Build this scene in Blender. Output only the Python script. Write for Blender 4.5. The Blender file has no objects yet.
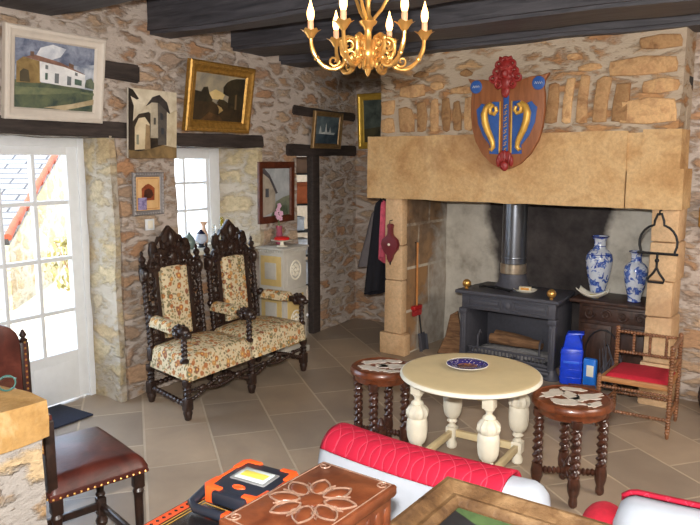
import bpy, bmesh, math, random
from mathutils import Vector, Matrix, noise, Euler
S = bpy.context.scene
COL = S.collection
PI = math.pi
R = math.radians
random.seed(7)

# ------------------------------------------------------------------ camera
FPX = 690.0
cam = bpy.data.cameras.new('camera'); camo = bpy.data.objects.new('camera', cam); COL.objects.link(camo)
cam.sensor_width = 36.0; cam.lens = FPX / 700 * 36.0; cam.clip_start = 0.02
camo.location = (0, 0, 1.78); camo.rotation_euler = (R(90 - 8.4495), 0, R(32.593))
S.camera = camo

# ------------------------------------------------------------------ light
S.view_settings.view_transform = 'Standard'; S.view_settings.look = 'None'
S.view_settings.gamma = 1.0; S.view_settings.use_curve_mapping = False
S.view_settings.exposure = 0.0
w = bpy.data.worlds.new('sky'); S.world = w; w.use_nodes = True
bg = w.node_tree.nodes['Background']; bg.inputs[0].default_value = (0.62, 0.78, 1.0, 1); bg.inputs[1].default_value = 8.0
def lamp(kind, name, loc, energy, color=(1, 1, 1), rot=(0, 0, 0), **kw):
    l = bpy.data.lights.new(name, kind); l.energy = energy; l.color = color
    for k, v in kw.items(): setattr(l, k, v)
    o = bpy.data.objects.new(name, l); COL.objects.link(o); o.location = loc; o.rotation_euler = rot
    return o
lamp('SUN', 'sun', (0, 0, 10), 9.0, (1.0, 0.93, 0.8), (R(36), 0, R(20)), angle=R(0.6))
# camera flash just above the lens
lamp('AREA', 'camera_flash', (-0.05, 0.05, 1.92), 150, (1.0, 0.97, 0.93), (R(88), 0, R(30)), shape='RECTANGLE', size=0.08, size_y=0.05)
# added fill lights out of view, behind the camera and to its right
lamp('AREA', 'room_fill', (0.9, -0.6, 2.6), 90, (1.0, 0.94, 0.86), (R(48), 0, R(18)), shape='RECTANGLE', size=2.4, size_y=1.2)
lamp('AREA', 'room_fill_right', (2.0, 3.0, 2.4), 80, (1.0, 0.88, 0.76), (R(55), 0, R(75)), shape='RECTANGLE', size=1.6, size_y=1.0)

# unseen area light inside the little room beyond the narrow doorway
lamp('AREA', 'far_room_light', (-5.3, 7.6, 2.5), 30, (0.9, 0.95, 1.0), (0, 0, 0), size=1.0)

# ------------------------------------------------------------------ helpers
def lin(c):
    return tuple(((v / 255) / 12.92 if v / 255 <= 0.04045 else ((v / 255 + 0.055) / 1.055) ** 2.4) for v in c) + (1.0,)
class NT:
    def __init__(s, m): s.t = m.node_tree; s.n = s.t.nodes; s.l = s.t.links
    def add(s, kind, **kw):
        n = s.n.new(kind)
        for k, v in kw.items():
            if k.startswith('i_'):
                key = k[2:]; key = int(key) if key.isdigit() else key
                n.inputs[key].default_value = v
            else: setattr(n, k, v)
        return n
    def link(s, a, b): s.l.new(a, b)
    def coords(s, scale=(1, 1, 1), rot=(0, 0, 0), kind='Object'):
        tc = s.add('ShaderNodeTexCoord'); mp = s.add('ShaderNodeMapping')
        mp.inputs['Scale'].default_value = scale; mp.inputs['Rotation'].default_value = rot
        s.link(tc.outputs[kind], mp.inputs[0]); return mp.outputs[0]
    def ramp(s, fac, stops, interp='LINEAR'):
        r = s.add('ShaderNodeValToRGB'); e = r.color_ramp; e.interpolation = interp
        while len(e.elements) < len(stops): e.elements.new(0.5)
        for el, (p, c) in zip(e.elements, stops): el.position = p; el.color = c
        s.link(fac, r.inputs[0]); return r.outputs[0]
    def noise(s, vec, scale, detail=4, rough=0.55, dist=0):
        n = s.add('ShaderNodeTexNoise'); n.inputs['Scale'].default_value = scale; n.inputs['Detail'].default_value = detail
        n.inputs['Roughness'].default_value = rough; n.inputs['Distortion'].default_value = dist
        s.link(vec, n.inputs['Vector']); return n
    def mix(s, fac, a, b, mode='MIX'):
        m = s.add('ShaderNodeMix', data_type='RGBA', blend_type=mode)
        for sock, v in ((m.inputs[0], fac), (m.inputs[6], a), (m.inputs[7], b)):
            if isinstance(v, (int, float, tuple)): sock.default_value = v
            else: s.link(v, sock)
        return m.outputs[2]
    def math(s, op, a, b=0.0):
        m = s.add('ShaderNodeMath', operation=op)
        for sock, v in ((m.inputs[0], a), (m.inputs[1], b)):
            if isinstance(v, (int, float)): sock.default_value = v
            else: s.link(v, sock)
        return m.outputs[0]
    def bump(s, h, strength, dist=0.01, normal=None):
        b = s.add('ShaderNodeBump'); b.inputs['Strength'].default_value = strength; b.inputs['Distance'].default_value = dist
        s.link(h, b.inputs['Height'])
        if normal is not None: s.link(normal, b.inputs['Normal'])
        return b.outputs[0]
def new_mat(name, rough=0.6, metal=0.0, spec=0.5):
    m = bpy.data.materials.new(name); m.use_nodes = True
    p = m.node_tree.nodes['Principled BSDF']; p.inputs['Roughness'].default_value = rough; p.inputs['Metallic'].default_value = metal
    p.inputs['Specular IOR Level'].default_value = spec
    return m, NT(m), p
def plain(name, c, rough=0.6, metal=0.0, vary=0.12, scale=18, bump=0.0, spec=0.5, coat=0.0):
    m, t, p = new_mat(name, rough, metal, spec)
    v = t.coords(); n = t.noise(v, scale)
    a = lin(c); lo = tuple(x * (1 - vary) for x in a[:3]) + (1,); hi = tuple(min(1, x * (1 + vary)) for x in a[:3]) + (1,)
    t.link(t.ramp(n.outputs[0], [(0.3, lo), (0.7, hi)]), p.inputs['Base Color'])
    if bump: t.link(t.bump(n.outputs[0], bump, 0.004), p.inputs['Normal'])
    if coat: p.inputs['Coat Weight'].default_value = coat; p.inputs['Coat Roughness'].default_value = 0.15
    return m
def rubble(name, stones, mortar, scale=(4.3, 4.3, 7.6), mw=0.17, bump=0.9, vein=0.5):
    """irregular field stones bedded in wide mortar joints"""
    m, t, p = new_mat(name, 0.92, 0, 0.25)
    v = t.coords(scale)
    d = t.noise(v, 1.1, 5, 0.65); dd = t.add('ShaderNodeVectorMath', operation='SCALE'); dd.inputs['Scale'].default_value = 0.95
    sub = t.add('ShaderNodeVectorMath', operation='SUBTRACT'); sub.inputs[1].default_value = (0.5, 0.5, 0.5)
    t.link(d.outputs['Color'], sub.inputs[0]); t.link(sub.outputs[0], dd.inputs[0])
    ad = t.add('ShaderNodeVectorMath', operation='ADD'); t.link(v, ad.inputs[0]); t.link(dd.outputs[0], ad.inputs[1])
    vv = ad.outputs[0]
    e = t.add('ShaderNodeTexVoronoi', feature='DISTANCE_TO_EDGE'); e.inputs['Scale'].default_value = 1; t.link(vv, e.inputs['Vector'])
    c = t.add('ShaderNodeTexVoronoi', feature='F1'); c.inputs['Scale'].default_value = 1; t.link(vv, c.inputs['Vector'])
    fine = t.noise(v, 3.2, 6, 0.65)
    jit = t.math('MULTIPLY', t.math('SUBTRACT', fine.outputs[0], 0.5), 0.6)
    big = t.noise(v, 0.45, 2)
    jit2 = t.math('MULTIPLY', t.math('SUBTRACT', big.outputs[0], 0.5), vein)
    edge = t.math('ADD', t.math('ADD', e.outputs['Distance'], jit), jit2)
    mask = t.ramp(edge, [(mw - 0.09, (0, 0, 0, 1)), (mw + 0.09, (1, 1, 1, 1))])
    sep = t.add('ShaderNodeSeparateColor'); t.link(c.outputs['Color'], sep.inputs[0])
    n = len(stones)
    col = t.ramp(sep.outputs[0], [((i + 0.5) / n, lin(s)) for i, s in enumerate(stones)])
    grain = t.noise(v, 5.5, 6, 0.7)
    col = t.mix(1.0, col, t.ramp(grain.outputs[0], [(0.25, (0.55, 0.53, 0.5, 1)), (0.75, (1.25, 1.22, 1.2, 1))]), 'MULTIPLY')
    mor = t.mix(t.noise(v, 2.0, 5, 0.6).outputs[0], lin(mortar[0]), lin(mortar[1]))
    t.link(t.mix(mask, mor, col), p.inputs['Base Color'])
    h = t.math('ADD', t.math('MULTIPLY', mask, 0.7), t.math('MULTIPLY', grain.outputs[0], 0.6))
    t.link(t.bump(h, bump, 0.03), p.inputs['Normal'])
    return m
def sandstone(name, cols, stain=None, scale=3.0, bump=0.5, rough=0.9, isle=False):
    m, t, p = new_mat(name, rough, 0, 0.25)
    v = t.coords(); n = t.noise(v, scale, 6, 0.62, 0.4); k = len(cols)
    c = t.ramp(n.outputs[0], [(0.3 + 0.4 * i / max(1, k - 1), lin(q)) for i, q in enumerate(cols)])
    g = t.noise(v, 45, 4, 0.7)
    c = t.mix(1.0, c, t.ramp(g.outputs[0], [(0.3, (0.82, 0.8, 0.78, 1)), (0.7, (1.12, 1.1, 1.08, 1))]), 'MULTIPLY')
    if stain:
        s = t.noise(v, scale * 0.55, 5, 0.6, 1.0)
        c = t.mix(t.ramp(s.outputs[0], [(0.55, (0, 0, 0, 1)), (0.72, (0.8, 0.8, 0.8, 1))]), c, lin(stain))
    if isle:
        ge = t.add('ShaderNodeNewGeometry'); c = t.mix(1.0, c, t.ramp(ge.outputs['Random Per Island'], [(0.0, (0.55, 0.48, 0.42, 1)), (0.5, (0.95, 0.9, 0.85, 1)), (1.0, (1.18, 1.15, 1.1, 1))]), 'MULTIPLY')
    t.link(c, p.inputs['Base Color'])
    h = t.math('ADD', t.math('MULTIPLY', g.outputs[0], 0.4), n.outputs[0])
    t.link(t.bump(h, bump, 0.015), p.inputs['Normal'])
    return m
def wood(name, dark, light, rough=0.4, scale=(3, 3, 26), bump=0.25, coat=0.0, rot=(0, 0, 0)):
    m, t, p = new_mat(name, rough)
    v = t.coords(scale, rot); n = t.noise(v, 2.2, 6, 0.6, 0.6)
    t.link(t.ramp(n.outputs[0], [(0.3, lin(dark)), (0.72, lin(light))]), p.inputs['Base Color'])
    t.link(t.bump(n.outputs[0], bump, 0.004), p.inputs['Normal'])
    if coat: p.inputs['Coat Weight'].default_value = coat; p.inputs['Coat Roughness'].default_value = 0.12
    return m
def emit(name, c, s):
    m, t, p = new_mat(name); p.inputs['Base Color'].default_value = lin(c)
    p.inputs['Emission Color'].default_value = lin(c); p.inputs['Emission Strength'].default_value = s
    return m

class MB:
    """collects shapes for ONE mesh"""
    def __init__(s): s.v = []; s.f = []; s.mi = []; s.cur = 0
    def raw(s, vs, fs, M=None):
        o = len(s.v)
        for p in vs:
            p = Vector(p); s.v.append(tuple(M @ p) if M is not None else tuple(p))
        for f in fs: s.f.append(tuple(o + i for i in f)); s.mi.append(s.cur)
        return s
    def bm(s, b, M=None):
        b.verts.index_update(); s.raw([v.co.copy() for v in b.verts], [[v.index for v in f.verts] for f in b.faces], M); b.free(); return s
    def box(s, c, d, bev=0.0, M=None, rot=None, seg=2):
        b = bmesh.new(); bmesh.ops.create_cube(b, size=1)
        bmesh.ops.scale(b, vec=d, verts=b.verts)
        if bev: bmesh.ops.bevel(b, geom=b.edges[:], offset=min(bev, min(d) * 0.49), segments=seg, affect='EDGES', profile=0.5)
        T = Matrix.Translation(c)
        if rot: T = T @ Euler(rot).to_matrix().to_4x4()
        return s.bm(b, (M @ T) if M is not None else T)
    def bx(s, x0, x1, y0, y1, z0, z1, bev=0.0, M=None, seg=2):
        return s.box(((x0 + x1) / 2, (y0 + y1) / 2, (z0 + z1) / 2), (abs(x1 - x0), abs(y1 - y0), abs(z1 - z0)), bev, M, None, seg)
    def lathe(s, prof, n=20, M=None, cap=True):
        vs = []; fs = []
        for r, z in prof:
            for k in range(n): a = 2 * PI * k / n; vs.append((r * math.cos(a), r * math.sin(a), z))
        for i in range(len(prof) - 1):
            for k in range(n):
                k2 = (k + 1) % n; fs.append((i * n + k, i * n + k2, (i + 1) * n + k2, (i + 1) * n + k))
        if cap: fs.append(tuple(range(n))[::-1]); fs.append(tuple((len(prof) - 1) * n + k for k in range(n)))
        else:
            for k in range(n): k2 = (k + 1) % n; q = (len(prof) - 1) * n; fs.append((q + k, q + k2, k2, k))
        return s.raw(vs, fs, M)
    def twist(s, z0, z1, r, turns, M=None, depth=0.28, lobes=2, n=14, per=12):
        N = max(8, int(abs(turns) * per)); vs = []; fs = []
        for i in range(N + 1):
            q = i / N; z = z0 + (z1 - z0) * q
            for k in range(n):
                a = 2 * PI * k / n; rr = r * (1 - depth / 2 + depth / 2 * math.cos(lobes * (a - 2 * PI * turns * q / 1.0)))
                vs.append((rr * math.cos(a), rr * math.sin(a), z))
        for i in range(N):
            for k in range(n):
                k2 = (k + 1) % n; fs.append((i * n + k, i * n + k2, (i + 1) * n + k2, (i + 1) * n + k))
        fs.append(tuple(range(n))[::-1]); fs.append(tuple(N * n + k for k in range(n)))
        return s.raw(vs, fs, M)
    def tube(s, pts, r, n=8, M=None, closed=False):
        pts = [Vector(p) for p in pts]; m = len(pts); rs = r if isinstance(r, (list, tuple)) else [r] * m
        vs = []; fs = []; prev = None
        for i, p in enumerate(pts):
            a = pts[(i - 1) % m] if (closed or i > 0) else p; b = pts[(i + 1) % m] if (closed or i < m - 1) else p
            t = (b - a).normalized() if (b - a).length > 1e-9 else Vector((0, 0, 1))
            if prev is None:
                u = t.orthogonal().normalized()
            else:
                u = (prev - t * prev.dot(t)); u = u.normalized() if u.length > 1e-6 else t.orthogonal().normalized()
            prev = u; w_ = t.cross(u)
            for k in range(n):
                an = 2 * PI * k / n; vs.append(p + (u * math.cos(an) + w_ * math.sin(an)) * rs[i])
        for i in range(m if closed else m - 1):
            j = (i + 1) % m
            for k in range(n):
                k2 = (k + 1) % n; fs.append((i * n + k, i * n + k2, j * n + k2, j * n + k))
        if not closed:
            fs.append(tuple(range(n))[::-1]); fs.append(tuple((m - 1) * n + k for k in range(n)))
        return s.raw(vs, fs, M)
    def prism(s, poly, z0, z1, M=None, bev=0.0):
        b = bmesh.new(); lo = [b.verts.new((x, y, z0)) for x, y in poly]
        f = b.faces.new(lo); r = bmesh.ops.extrude_face_region(b, geom=[f])
        for e in r['geom']:
            if isinstance(e, bmesh.types.BMVert): e.co.z = z1
        bmesh.ops.recalc_face_normals(b, faces=b.faces[:])
        if bev: bmesh.ops.bevel(b, geom=[e for e in b.edges if abs(e.verts[0].co.z - e.verts[1].co.z) < 1e-6], offset=bev, segments=2, affect='EDGES', profile=0.5)
        bmesh.ops.triangulate(b, faces=[f for f in b.faces if len(f.verts) > 4])
        return s.bm(b, M)
    def ball(s, c, r, M=None, n=14, m=8):
        rr = r if isinstance(r, (tuple, list)) else (r, r, r)
        vs = [(c[0], c[1], c[2] - rr[2])]; fs = []
        for i in range(1, m):
            a = -PI / 2 + PI * i / m
            for k in range(n):
                t = 2 * PI * k / n; vs.append((c[0] + rr[0] * math.cos(a) * math.cos(t), c[1] + rr[1] * math.cos(a) * math.sin(t), c[2] + rr[2] * math.sin(a)))
        vs.append((c[0], c[1], c[2] + rr[2])); L = len(vs) - 1
        for k in range(n): fs.append((0, 1 + (k + 1) % n, 1 + k)); fs.append((L, 1 + (m - 2) * n + k, 1 + (m - 2) * n + (k + 1) % n))
        for i in range(m - 2):
            for k in range(n):
                k2 = (k + 1) % n; fs.append((1 + i * n + k, 1 + i * n + k2, 1 + (i + 1) * n + k2, 1 + (i + 1) * n + k))
        return s.raw(vs, fs, M)
    def grid(s, fn, nu, nv, M=None, wrap=False):
        vs = [fn(i / nu, j / nv) for j in range(nv + 1) for i in range(nu + 1)]; w_ = nu + 1
        return s.raw(vs, [(j * w_ + i, j * w_ + i + 1, (j + 1) * w_ + i + 1, (j + 1) * w_ + i) for j in range(nv) for i in range(nu)], M)
    def scroll(s, c, r, turns, th, flip=1, start=0.0, M=None, ax='xz', n=7, tail=None):
        pts = []; N = int(14 * turns) + 6
        for i in range(N):
            q = i / (N - 1); a = start + flip * 2 * PI * turns * q; rr = r * (1 - 0.82 * q)
            x, z = rr * math.cos(a), rr * math.sin(a)
            pts.append((c[0] + x, c[1], c[2] + z) if ax == 'xz' else (c[0] + x, c[1] + z, c[2]))
        if tail: pts = [tail] + pts
        return s.tube(pts, [th * (1 - 0.45 * i / len(pts)) for i in range(len(pts))], n, M)
    def wob(s, amp, sc=3.0, seed=0.0):
        """uneven hand-made surface"""
        for i, p in enumerate(s.v):
            q = Vector(p); d = noise.noise_vector(q * sc + Vector((seed, seed * 1.7, seed * 0.6)))
            s.v[i] = tuple(q + d * amp)
        return s
    def build(s, name, mats, parent=None, loc=None, rot=None, angle=38, flat=False):
        me = bpy.data.meshes.new(name); me.from_pydata(s.v, [], s.f); me.update()
        b = bmesh.new(); b.from_mesh(me); bmesh.ops.recalc_face_normals(b, faces=b.faces[:]); b.to_mesh(me); b.free()
        for m in (mats if isinstance(mats, (list, tuple)) else [mats]): me.materials.append(m)
        for i, f in enumerate(me.polygons): f.material_index = s.mi[i]
        if not flat: me.shade_smooth(); me.set_sharp_from_angle(angle=R(angle))
        o = bpy.data.objects.new(name, me); COL.objects.link(o)
        if parent: o.parent = parent
        if loc is not None: o.location = loc
        if rot is not None: o.rotation_euler = rot
        return o
def tag(o, label, cat, group=None):
    o['label'] = label; o['category'] = cat
    if group: o['group'] = group
    return o
def struct(o): o['kind'] = 'structure'; return o
def thing(name, loc, rz, label, cat, group=None, rot=None):
    o = bpy.data.objects.new(name, None); COL.objects.link(o); o.empty_display_size = 0.1
    o.location = loc; o.rotation_euler = rot if rot else (0, 0, rz)
    return tag(o, label, cat, group)
def copy_tree(o, parent=None):
    c = o.copy(); COL.objects.link(c)
    if parent: c.parent = parent
    for ch in list(o.children): copy_tree(ch, c)
    return c
def TR(x, y, z): return Matrix.Translation((x, y, z))
def RX(a): return Matrix.Rotation(a, 4, 'X')
def RY(a): return Matrix.Rotation(a, 4, 'Y')
def RZ(a): return Matrix.Rotation(a, 4, 'Z')
def along(p0, p1):
    """matrix taking the z axis from p0 towards p1"""
    p0 = Vector(p0); d = Vector(p1) - p0
    return Matrix.Translation(p0) @ d.to_track_quat('Z', 'Y').to_matrix().to_4x4(), d.length

# ------------------------------------------------------------------ materials
M = {}
M['wall'] = rubble('rubble_wall', [(190, 154, 122), (202, 178, 152), (174, 146, 124), (208, 188, 164), (192, 148, 112), (184, 162, 144)], [(210, 196, 184), (190, 176, 166)], scale=(4.0, 4.0, 9.4), mw=0.14)
M['reveal'] = rubble('pale_quoin_stone', [(200, 184, 150), (194, 180, 156), (206, 192, 160), (192, 172, 138)], [(200, 190, 174), (186, 176, 162)], scale=(3.4, 3.4, 5.4), mw=0.12)
M['hood'] = rubble('chimney_rubble', [(186, 138, 94), (198, 154, 110), (170, 126, 90), (204, 168, 126), (180, 146, 112)], [(196, 178, 156), (178, 162, 144)], scale=(3.4, 3.4, 8.0), mw=0.2)
M['low_wall'] = rubble('low_wall_rubble', [(196, 168, 124), (180, 150, 110), (208, 186, 150), (170, 140, 104)], [(176, 168, 160), (160, 154, 148)], scale=(4.2, 4.2, 7))
M['mantel'] = sandstone('mantel_sandstone', [(172, 132, 88), (196, 160, 114), (206, 174, 130), (184, 146, 100)], (138, 94, 60), 2.6)
M['ashlar'] = sandstone('golden_ashlar', [(194, 156, 116), (210, 178, 140), (202, 172, 138)], (170, 130, 96), 3.0)
M['voussoir'] = sandstone('chimney_stones', [(166, 126, 90), (202, 168, 126), (180, 142, 106)], (128, 90, 64), 9.0, 1.2, 0.9, True)
M['cap'] = sandstone('ochre_cap', [(150, 114, 64), (176, 140, 88), (164, 128, 76)], (204, 184, 142), 6.0)
M['floor'] = None
def floor_mat():
    m, t, p = new_mat('stone_tiles', 0.42, 0, 0.5)
    v = t.coords((1, 1, 1), (0, 0, R(40)))
    b = t.add('ShaderNodeTexBrick'); b.offset = 0.43; b.offset_frequency = 2
    b.inputs['Scale'].default_value = 1.0; b.inputs['Mortar Size'].default_value = 0.008; b.inputs['Mortar Smooth'].default_value = 0.3
    b.inputs['Brick Width'].default_value = 0.62; b.inputs['Row Height'].default_value = 0.42; b.inputs['Bias'].default_value = 0.0
    b.inputs['Color1'].default_value = lin((180, 160, 138)); b.inputs['Color2'].default_value = lin((148, 134, 120)); b.inputs['Mortar'].default_value = lin((190, 174, 152))
    t.link(v, b.inputs['Vector'])
    n = t.noise(v, 2.6, 6, 0.6, 0.3)
    c = t.mix(1.0, b.outputs['Color'], t.ramp(n.outputs[0], [(0.28, (0.78, 0.76, 0.75, 1)), (0.74, (1.14, 1.12, 1.08, 1))]), 'MULTIPLY')
    t.link(c, p.inputs['Base Color'])
    t.link(t.ramp(n.outputs[0], [(0.3, (0.36,) * 3 + (1,)), (0.7, (0.52,) * 3 + (1,))]), p.inputs['Roughness'])
    h = t.math('ADD', t.math('MULTIPLY', b.outputs['Fac'], -0.5), t.math('MULTIPLY', n.outputs[0], 0.35))
    t.link(t.bump(h, 0.35, 0.01), p.inputs['Normal'])
    return m
M['floor'] = floor_mat()
M['beam'] = wood('blackened_oak', (46, 46, 52), (86, 84, 90), 0.58, (1.2, 14, 14), 0.6)
M['lintel'] = wood('dark_lintel_oak', (38, 32, 30), (70, 60, 56), 0.65, (14, 2, 14), 0.5)
M['soot'] = None
def soot_mat():
    m, t, p = new_mat('sooted_plaster', 0.95, 0, 0.15)
    v = t.coords(); sx = t.add('ShaderNodeSeparateXYZ'); t.link(v, sx.inputs[0])
    n = t.noise(v, 5, 6, 0.65); n2 = t.noise(v, 2.2, 4, 0.6)
    # soot plume spreading upwards from behind the stove, old lime plaster at either side
    half = t.math('ADD', 0.52, t.math('MULTIPLY', sx.outputs[2], -0.03))
    left = t.math('ADD', 0.78, t.math('MULTIPLY', sx.outputs[2], -0.14)); right = t.math('ADD', 1.62, t.math('MULTIPLY', sx.outputs[2], 0.12))
    jit = t.math('MULTIPLY', t.math('SUBTRACT', n2.outputs[0], 0.5), 0.28)
    a = t.math('ADD', t.math('SUBTRACT', sx.outputs[0], left), jit); b = t.math('ADD', t.math('SUBTRACT', right, sx.outputs[0]), jit)
    inside = t.math('MINIMUM', a, b)
    mask = t.ramp(t.math('ADD', inside, 0.5), [(0.48, (0, 0, 0, 1)), (0.56, (1, 1, 1, 1))])
    pl = t.ramp(n.outputs[0], [(0.3, lin((160, 152, 140))), (0.5, lin((196, 190, 178))), (0.7, lin((212, 206, 194)))])
    so = t.ramp(n.outputs[0], [(0.3, lin((52, 48, 48))), (0.7, lin((84, 78, 76)))])
    t.link(t.mix(mask, pl, so), p.inputs['Base Color']); t.link(t.bump(n.outputs[0], 0.6, 0.02), p.inputs['Normal'])
    return m
M['soot'] = soot_mat()
def sooty_stone():
    m, t, p = new_mat('smoked_side_wall', 0.95, 0, 0.15)
    v = t.coords(); b = t.add('ShaderNodeTexBrick'); b.inputs['Scale'].default_value = 1; b.offset = 0.37
    mp = t.coords((1, 1, 1), (R(-90), 0, 0)); sx = t.add('ShaderNodeSeparateXYZ'); t.link(v, sx.inputs[0])
    cb = t.add('ShaderNodeCombineXYZ'); t.link(sx.outputs[1], cb.inputs[0]); t.link(sx.outputs[2], cb.inputs[1])
    t.link(cb.outputs[0], b.inputs['Vector'])
    b.inputs['Brick Width'].default_value = 0.52; b.inputs['Row Height'].default_value = 0.40; b.inputs['Mortar Size'].default_value = 0.016; b.inputs['Mortar Smooth'].default_value = 0.4
    b.inputs['Color1'].default_value = lin((160, 122, 84)); b.inputs['Color2'].default_value = lin((150, 122, 94)); b.inputs['Mortar'].default_value = lin((206, 194, 174))
    n = t.noise(v, 3.4, 6, 0.65, 0.5); n2 = t.noise(v, 9, 5)
    s = t.ramp(n.outputs[0], [(0.4, (0, 0, 0, 1)), (0.62, (0.85, 0.85, 0.85, 1))])
    up = t.math('ADD', t.math('MULTIPLY', sx.outputs[2], 0.30), t.math('MULTIPLY', t.math('SUBTRACT', n.outputs[0], 0.5), 1.6))
    s = t.ramp(up, [(0.12, (0, 0, 0, 1)), (0.46, (0.9, 0.9, 0.9, 1))])
    c = t.mix(s, b.outputs['Color'], t.ramp(n2.outputs[0], [(0.3, lin((84, 68, 56))), (0.7, lin((128, 108, 90)))]))
    deep = t.math('ADD', t.math('SUBTRACT', t.math('MULTIPLY', sx.outputs[1], 1.5), t.math('MULTIPLY', sx.outputs[2], 0.55)), t.math('MULTIPLY', t.math('SUBTRACT', n.outputs[0], 0.5), 1.2))
    c = t.mix(t.ramp(deep, [(0.30, (0, 0, 0, 1)), (0.62, (0.9, 0.9, 0.9, 1))]), c, t.ramp(n2.outputs[0], [(0.3, lin((150, 142, 132))), (0.7, lin((190, 184, 174)))]))
    t.link(c, p.inputs['Base Color']); t.link(t.bump(n2.outputs[0], 0.6, 0.02), p.inputs['Normal'])
    return m
M['smoked'] = sooty_stone()
M['white_paint'] = plain('white_joinery_paint', (226, 230, 234), 0.4, 0, 0.03)
def glass_mat():
    m = bpy.data.materials.new('window_glass'); m.use_nodes = True; t = NT(m); t.n.clear()
    o = t.add('ShaderNodeOutputMaterial'); tr = t.add('ShaderNodeBsdfTransparent'); gl = t.add('ShaderNodeBsdfGlossy'); gl.inputs['Roughness'].default_value = 0.02
    mx = t.add('ShaderNodeMixShader'); mx.inputs[0].default_value = 0.05
    t.link(tr.outputs[0], mx.inputs[1]); t.link(gl.outputs[0], mx.inputs[2]); t.link(mx.outputs[0], o.inputs[0]); return m
M['glass'] = glass_mat()
M['oak_dark'] = wood('carved_dark_oak', (26, 17, 14), (58, 38, 30), 0.38, (10, 10, 10), 0.3, 0.25)
M['oak_red'] = wood('red_brown_oak', (74, 34, 18), (128, 68, 38), 0.33, (10, 10, 10), 0.25, 0.3)
M['oak_mid'] = wood('brown_beech', (96, 60, 38), (150, 102, 68), 0.4, (10, 10, 10), 0.25, 0.2)
M['gold'] = plain('old_gilt', (168, 128, 62), 0.45, 0.6, 0.3, 40, 0.6)
M['brass'] = plain('polished_brass', (224, 172, 96), 0.3, 0.75, 0.06)
M['iron'] = plain('black_iron', (38, 38, 40), 0.55, 0.5, 0.15, 30, 0.2)
M['cast'] = plain('grey_cast_iron', (80, 80, 88), 0.55, 0.25, 0.12, 40, 0.15)
M['steel'] = plain('stovepipe_steel', (120, 124, 132), 0.3, 0.85, 0.08, 6)
M['cream'] = plain('cream_paint', (216, 196, 152), 0.45, 0, 0.05, 9)
M['cream_white'] = plain('chalk_white_paint', (224, 216, 196), 0.55, 0, 0.07, 12)
M['ivory'] = plain('ivory_paint', (232, 226, 208), 0.5, 0, 0.06)
M['cab_grey'] = plain('cabinet_grey_paint', (190, 186, 176), 0.55, 0, 0.06)
M['cab_yellow'] = plain('cabinet_ochre_paint', (204, 178, 118), 0.55, 0, 0.08)
M['black'] = plain('black_plastic', (34, 38, 48), 0.4, 0, 0.1)
M['orange'] = plain('orange_plastic', (226, 84, 34), 0.4, 0, 0.06)
M['red_cloth'] = None
def floral():
    m, t, p = new_mat('floral_tapestry', 0.85, 0, 0.2)
    v = t.coords((1, 1, 1))
    d = t.noise(v, 11, 3); 
    ad = t.add('ShaderNodeVectorMath', operation='MULTIPLY_ADD'); ad.inputs[1].default_value = (0.03, 0.03, 0.03); t.link(d.outputs['Color'], ad.inputs[0]); t.link(v, ad.inputs[2])
    vv = ad.outputs[0]
    f = t.add('ShaderNodeTexVoronoi', feature='F1'); f.inputs['Scale'].default_value = 20; t.link(vv, f.inputs['Vector'])
    g = t.add('ShaderNodeTexVoronoi', feature='F1'); g.inputs['Scale'].default_value = 52; t.link(vv, g.inputs['Vector'])
    sep = t.add('ShaderNodeSeparateColor'); t.link(f.outputs['Color'], sep.inputs[0])
    fl = t.ramp(sep.outputs[0], [(0.0, lin((176, 106, 58))), (0.35, lin((142, 82, 58))), (0.55, lin((192, 142, 84))), (0.8, lin((122, 114, 82)))], 'CONSTANT')
    base = lin((214, 198, 164))
    sep2 = t.add('ShaderNodeSeparateColor'); t.link(g.outputs['Color'], sep2.inputs[0])
    lf = t.ramp(sep2.outputs[1], [(0.0, lin((122, 116, 74))), (0.4, lin((174, 120, 62))), (0.7, lin((104, 92, 70)))], 'CONSTANT')
    lm = t.ramp(g.outputs['Distance'], [(0.40, (0.8, 0.8, 0.8, 1)), (0.52, (0, 0, 0, 1))])
    c = t.mix(t.math('MULTIPLY', lm, t.math('GREATER_THAN', sep2.outputs[0], 0.22)), base, lf)
    fm = t.ramp(f.outputs['Distance'], [(0.38, (0.9, 0.9, 0.9, 1)), (0.47, (0, 0, 0, 1))])
    c = t.mix(t.math('MULTIPLY', fm, t.math('GREATER_THAN', sep.outputs[1], 0.25)), c, fl)
    ce = t.ramp(f.outputs['Distance'], [(0.14, (1, 1, 1, 1)), (0.19, (0, 0, 0, 1))])
    c = t.mix(t.math('MULTIPLY', ce, t.math('GREATER_THAN', sep.outputs[1], 0.25)), c, lin((226, 176, 96)))
    t.link(c, p.inputs['Base Color']); return m
M['floral'] = floral()
def quilt():
    m, t, p = new_mat('red_quilted_cotton', 0.8, 0, 0.2)
    v = t.coords((1, 1, 1)); sx = t.add('ShaderNodeSeparateXYZ'); t.link(v, sx.inputs[0])
    def stripe(a, b):
        s_ = t.math('ADD', t.math('MULTIPLY', sx.outputs[0], a), t.math('MULTIPLY', t.math('SUBTRACT', sx.outputs[1], sx.outputs[2]), b))
        return t.math('ABSOLUTE', t.math('SINE', s_))
    h = t.math('MINIMUM', stripe(52, 46), stripe(52, -46))
    hh = t.math('POWER', h, 0.45)
    t.link(t.mix(t.ramp(h, [(0.0, (1, 1, 1, 1)), (0.14, (0, 0, 0, 1))]), lin((176, 28, 54)), lin((206, 72, 92))), p.inputs['Base Color'])
    t.link(t.bump(hh, 0.5, 0.007), p.inputs['Normal']); return m
M['red_cloth'] = quilt()
M['red_velvet'] = plain('red_velvet', (176, 22, 44), 0.9, 0, 0.12, 60)
M['white_cloth'] = plain('white_slipcover', (168, 174, 184), 0.9, 0, 0.09, 6, 0.5)
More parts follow.
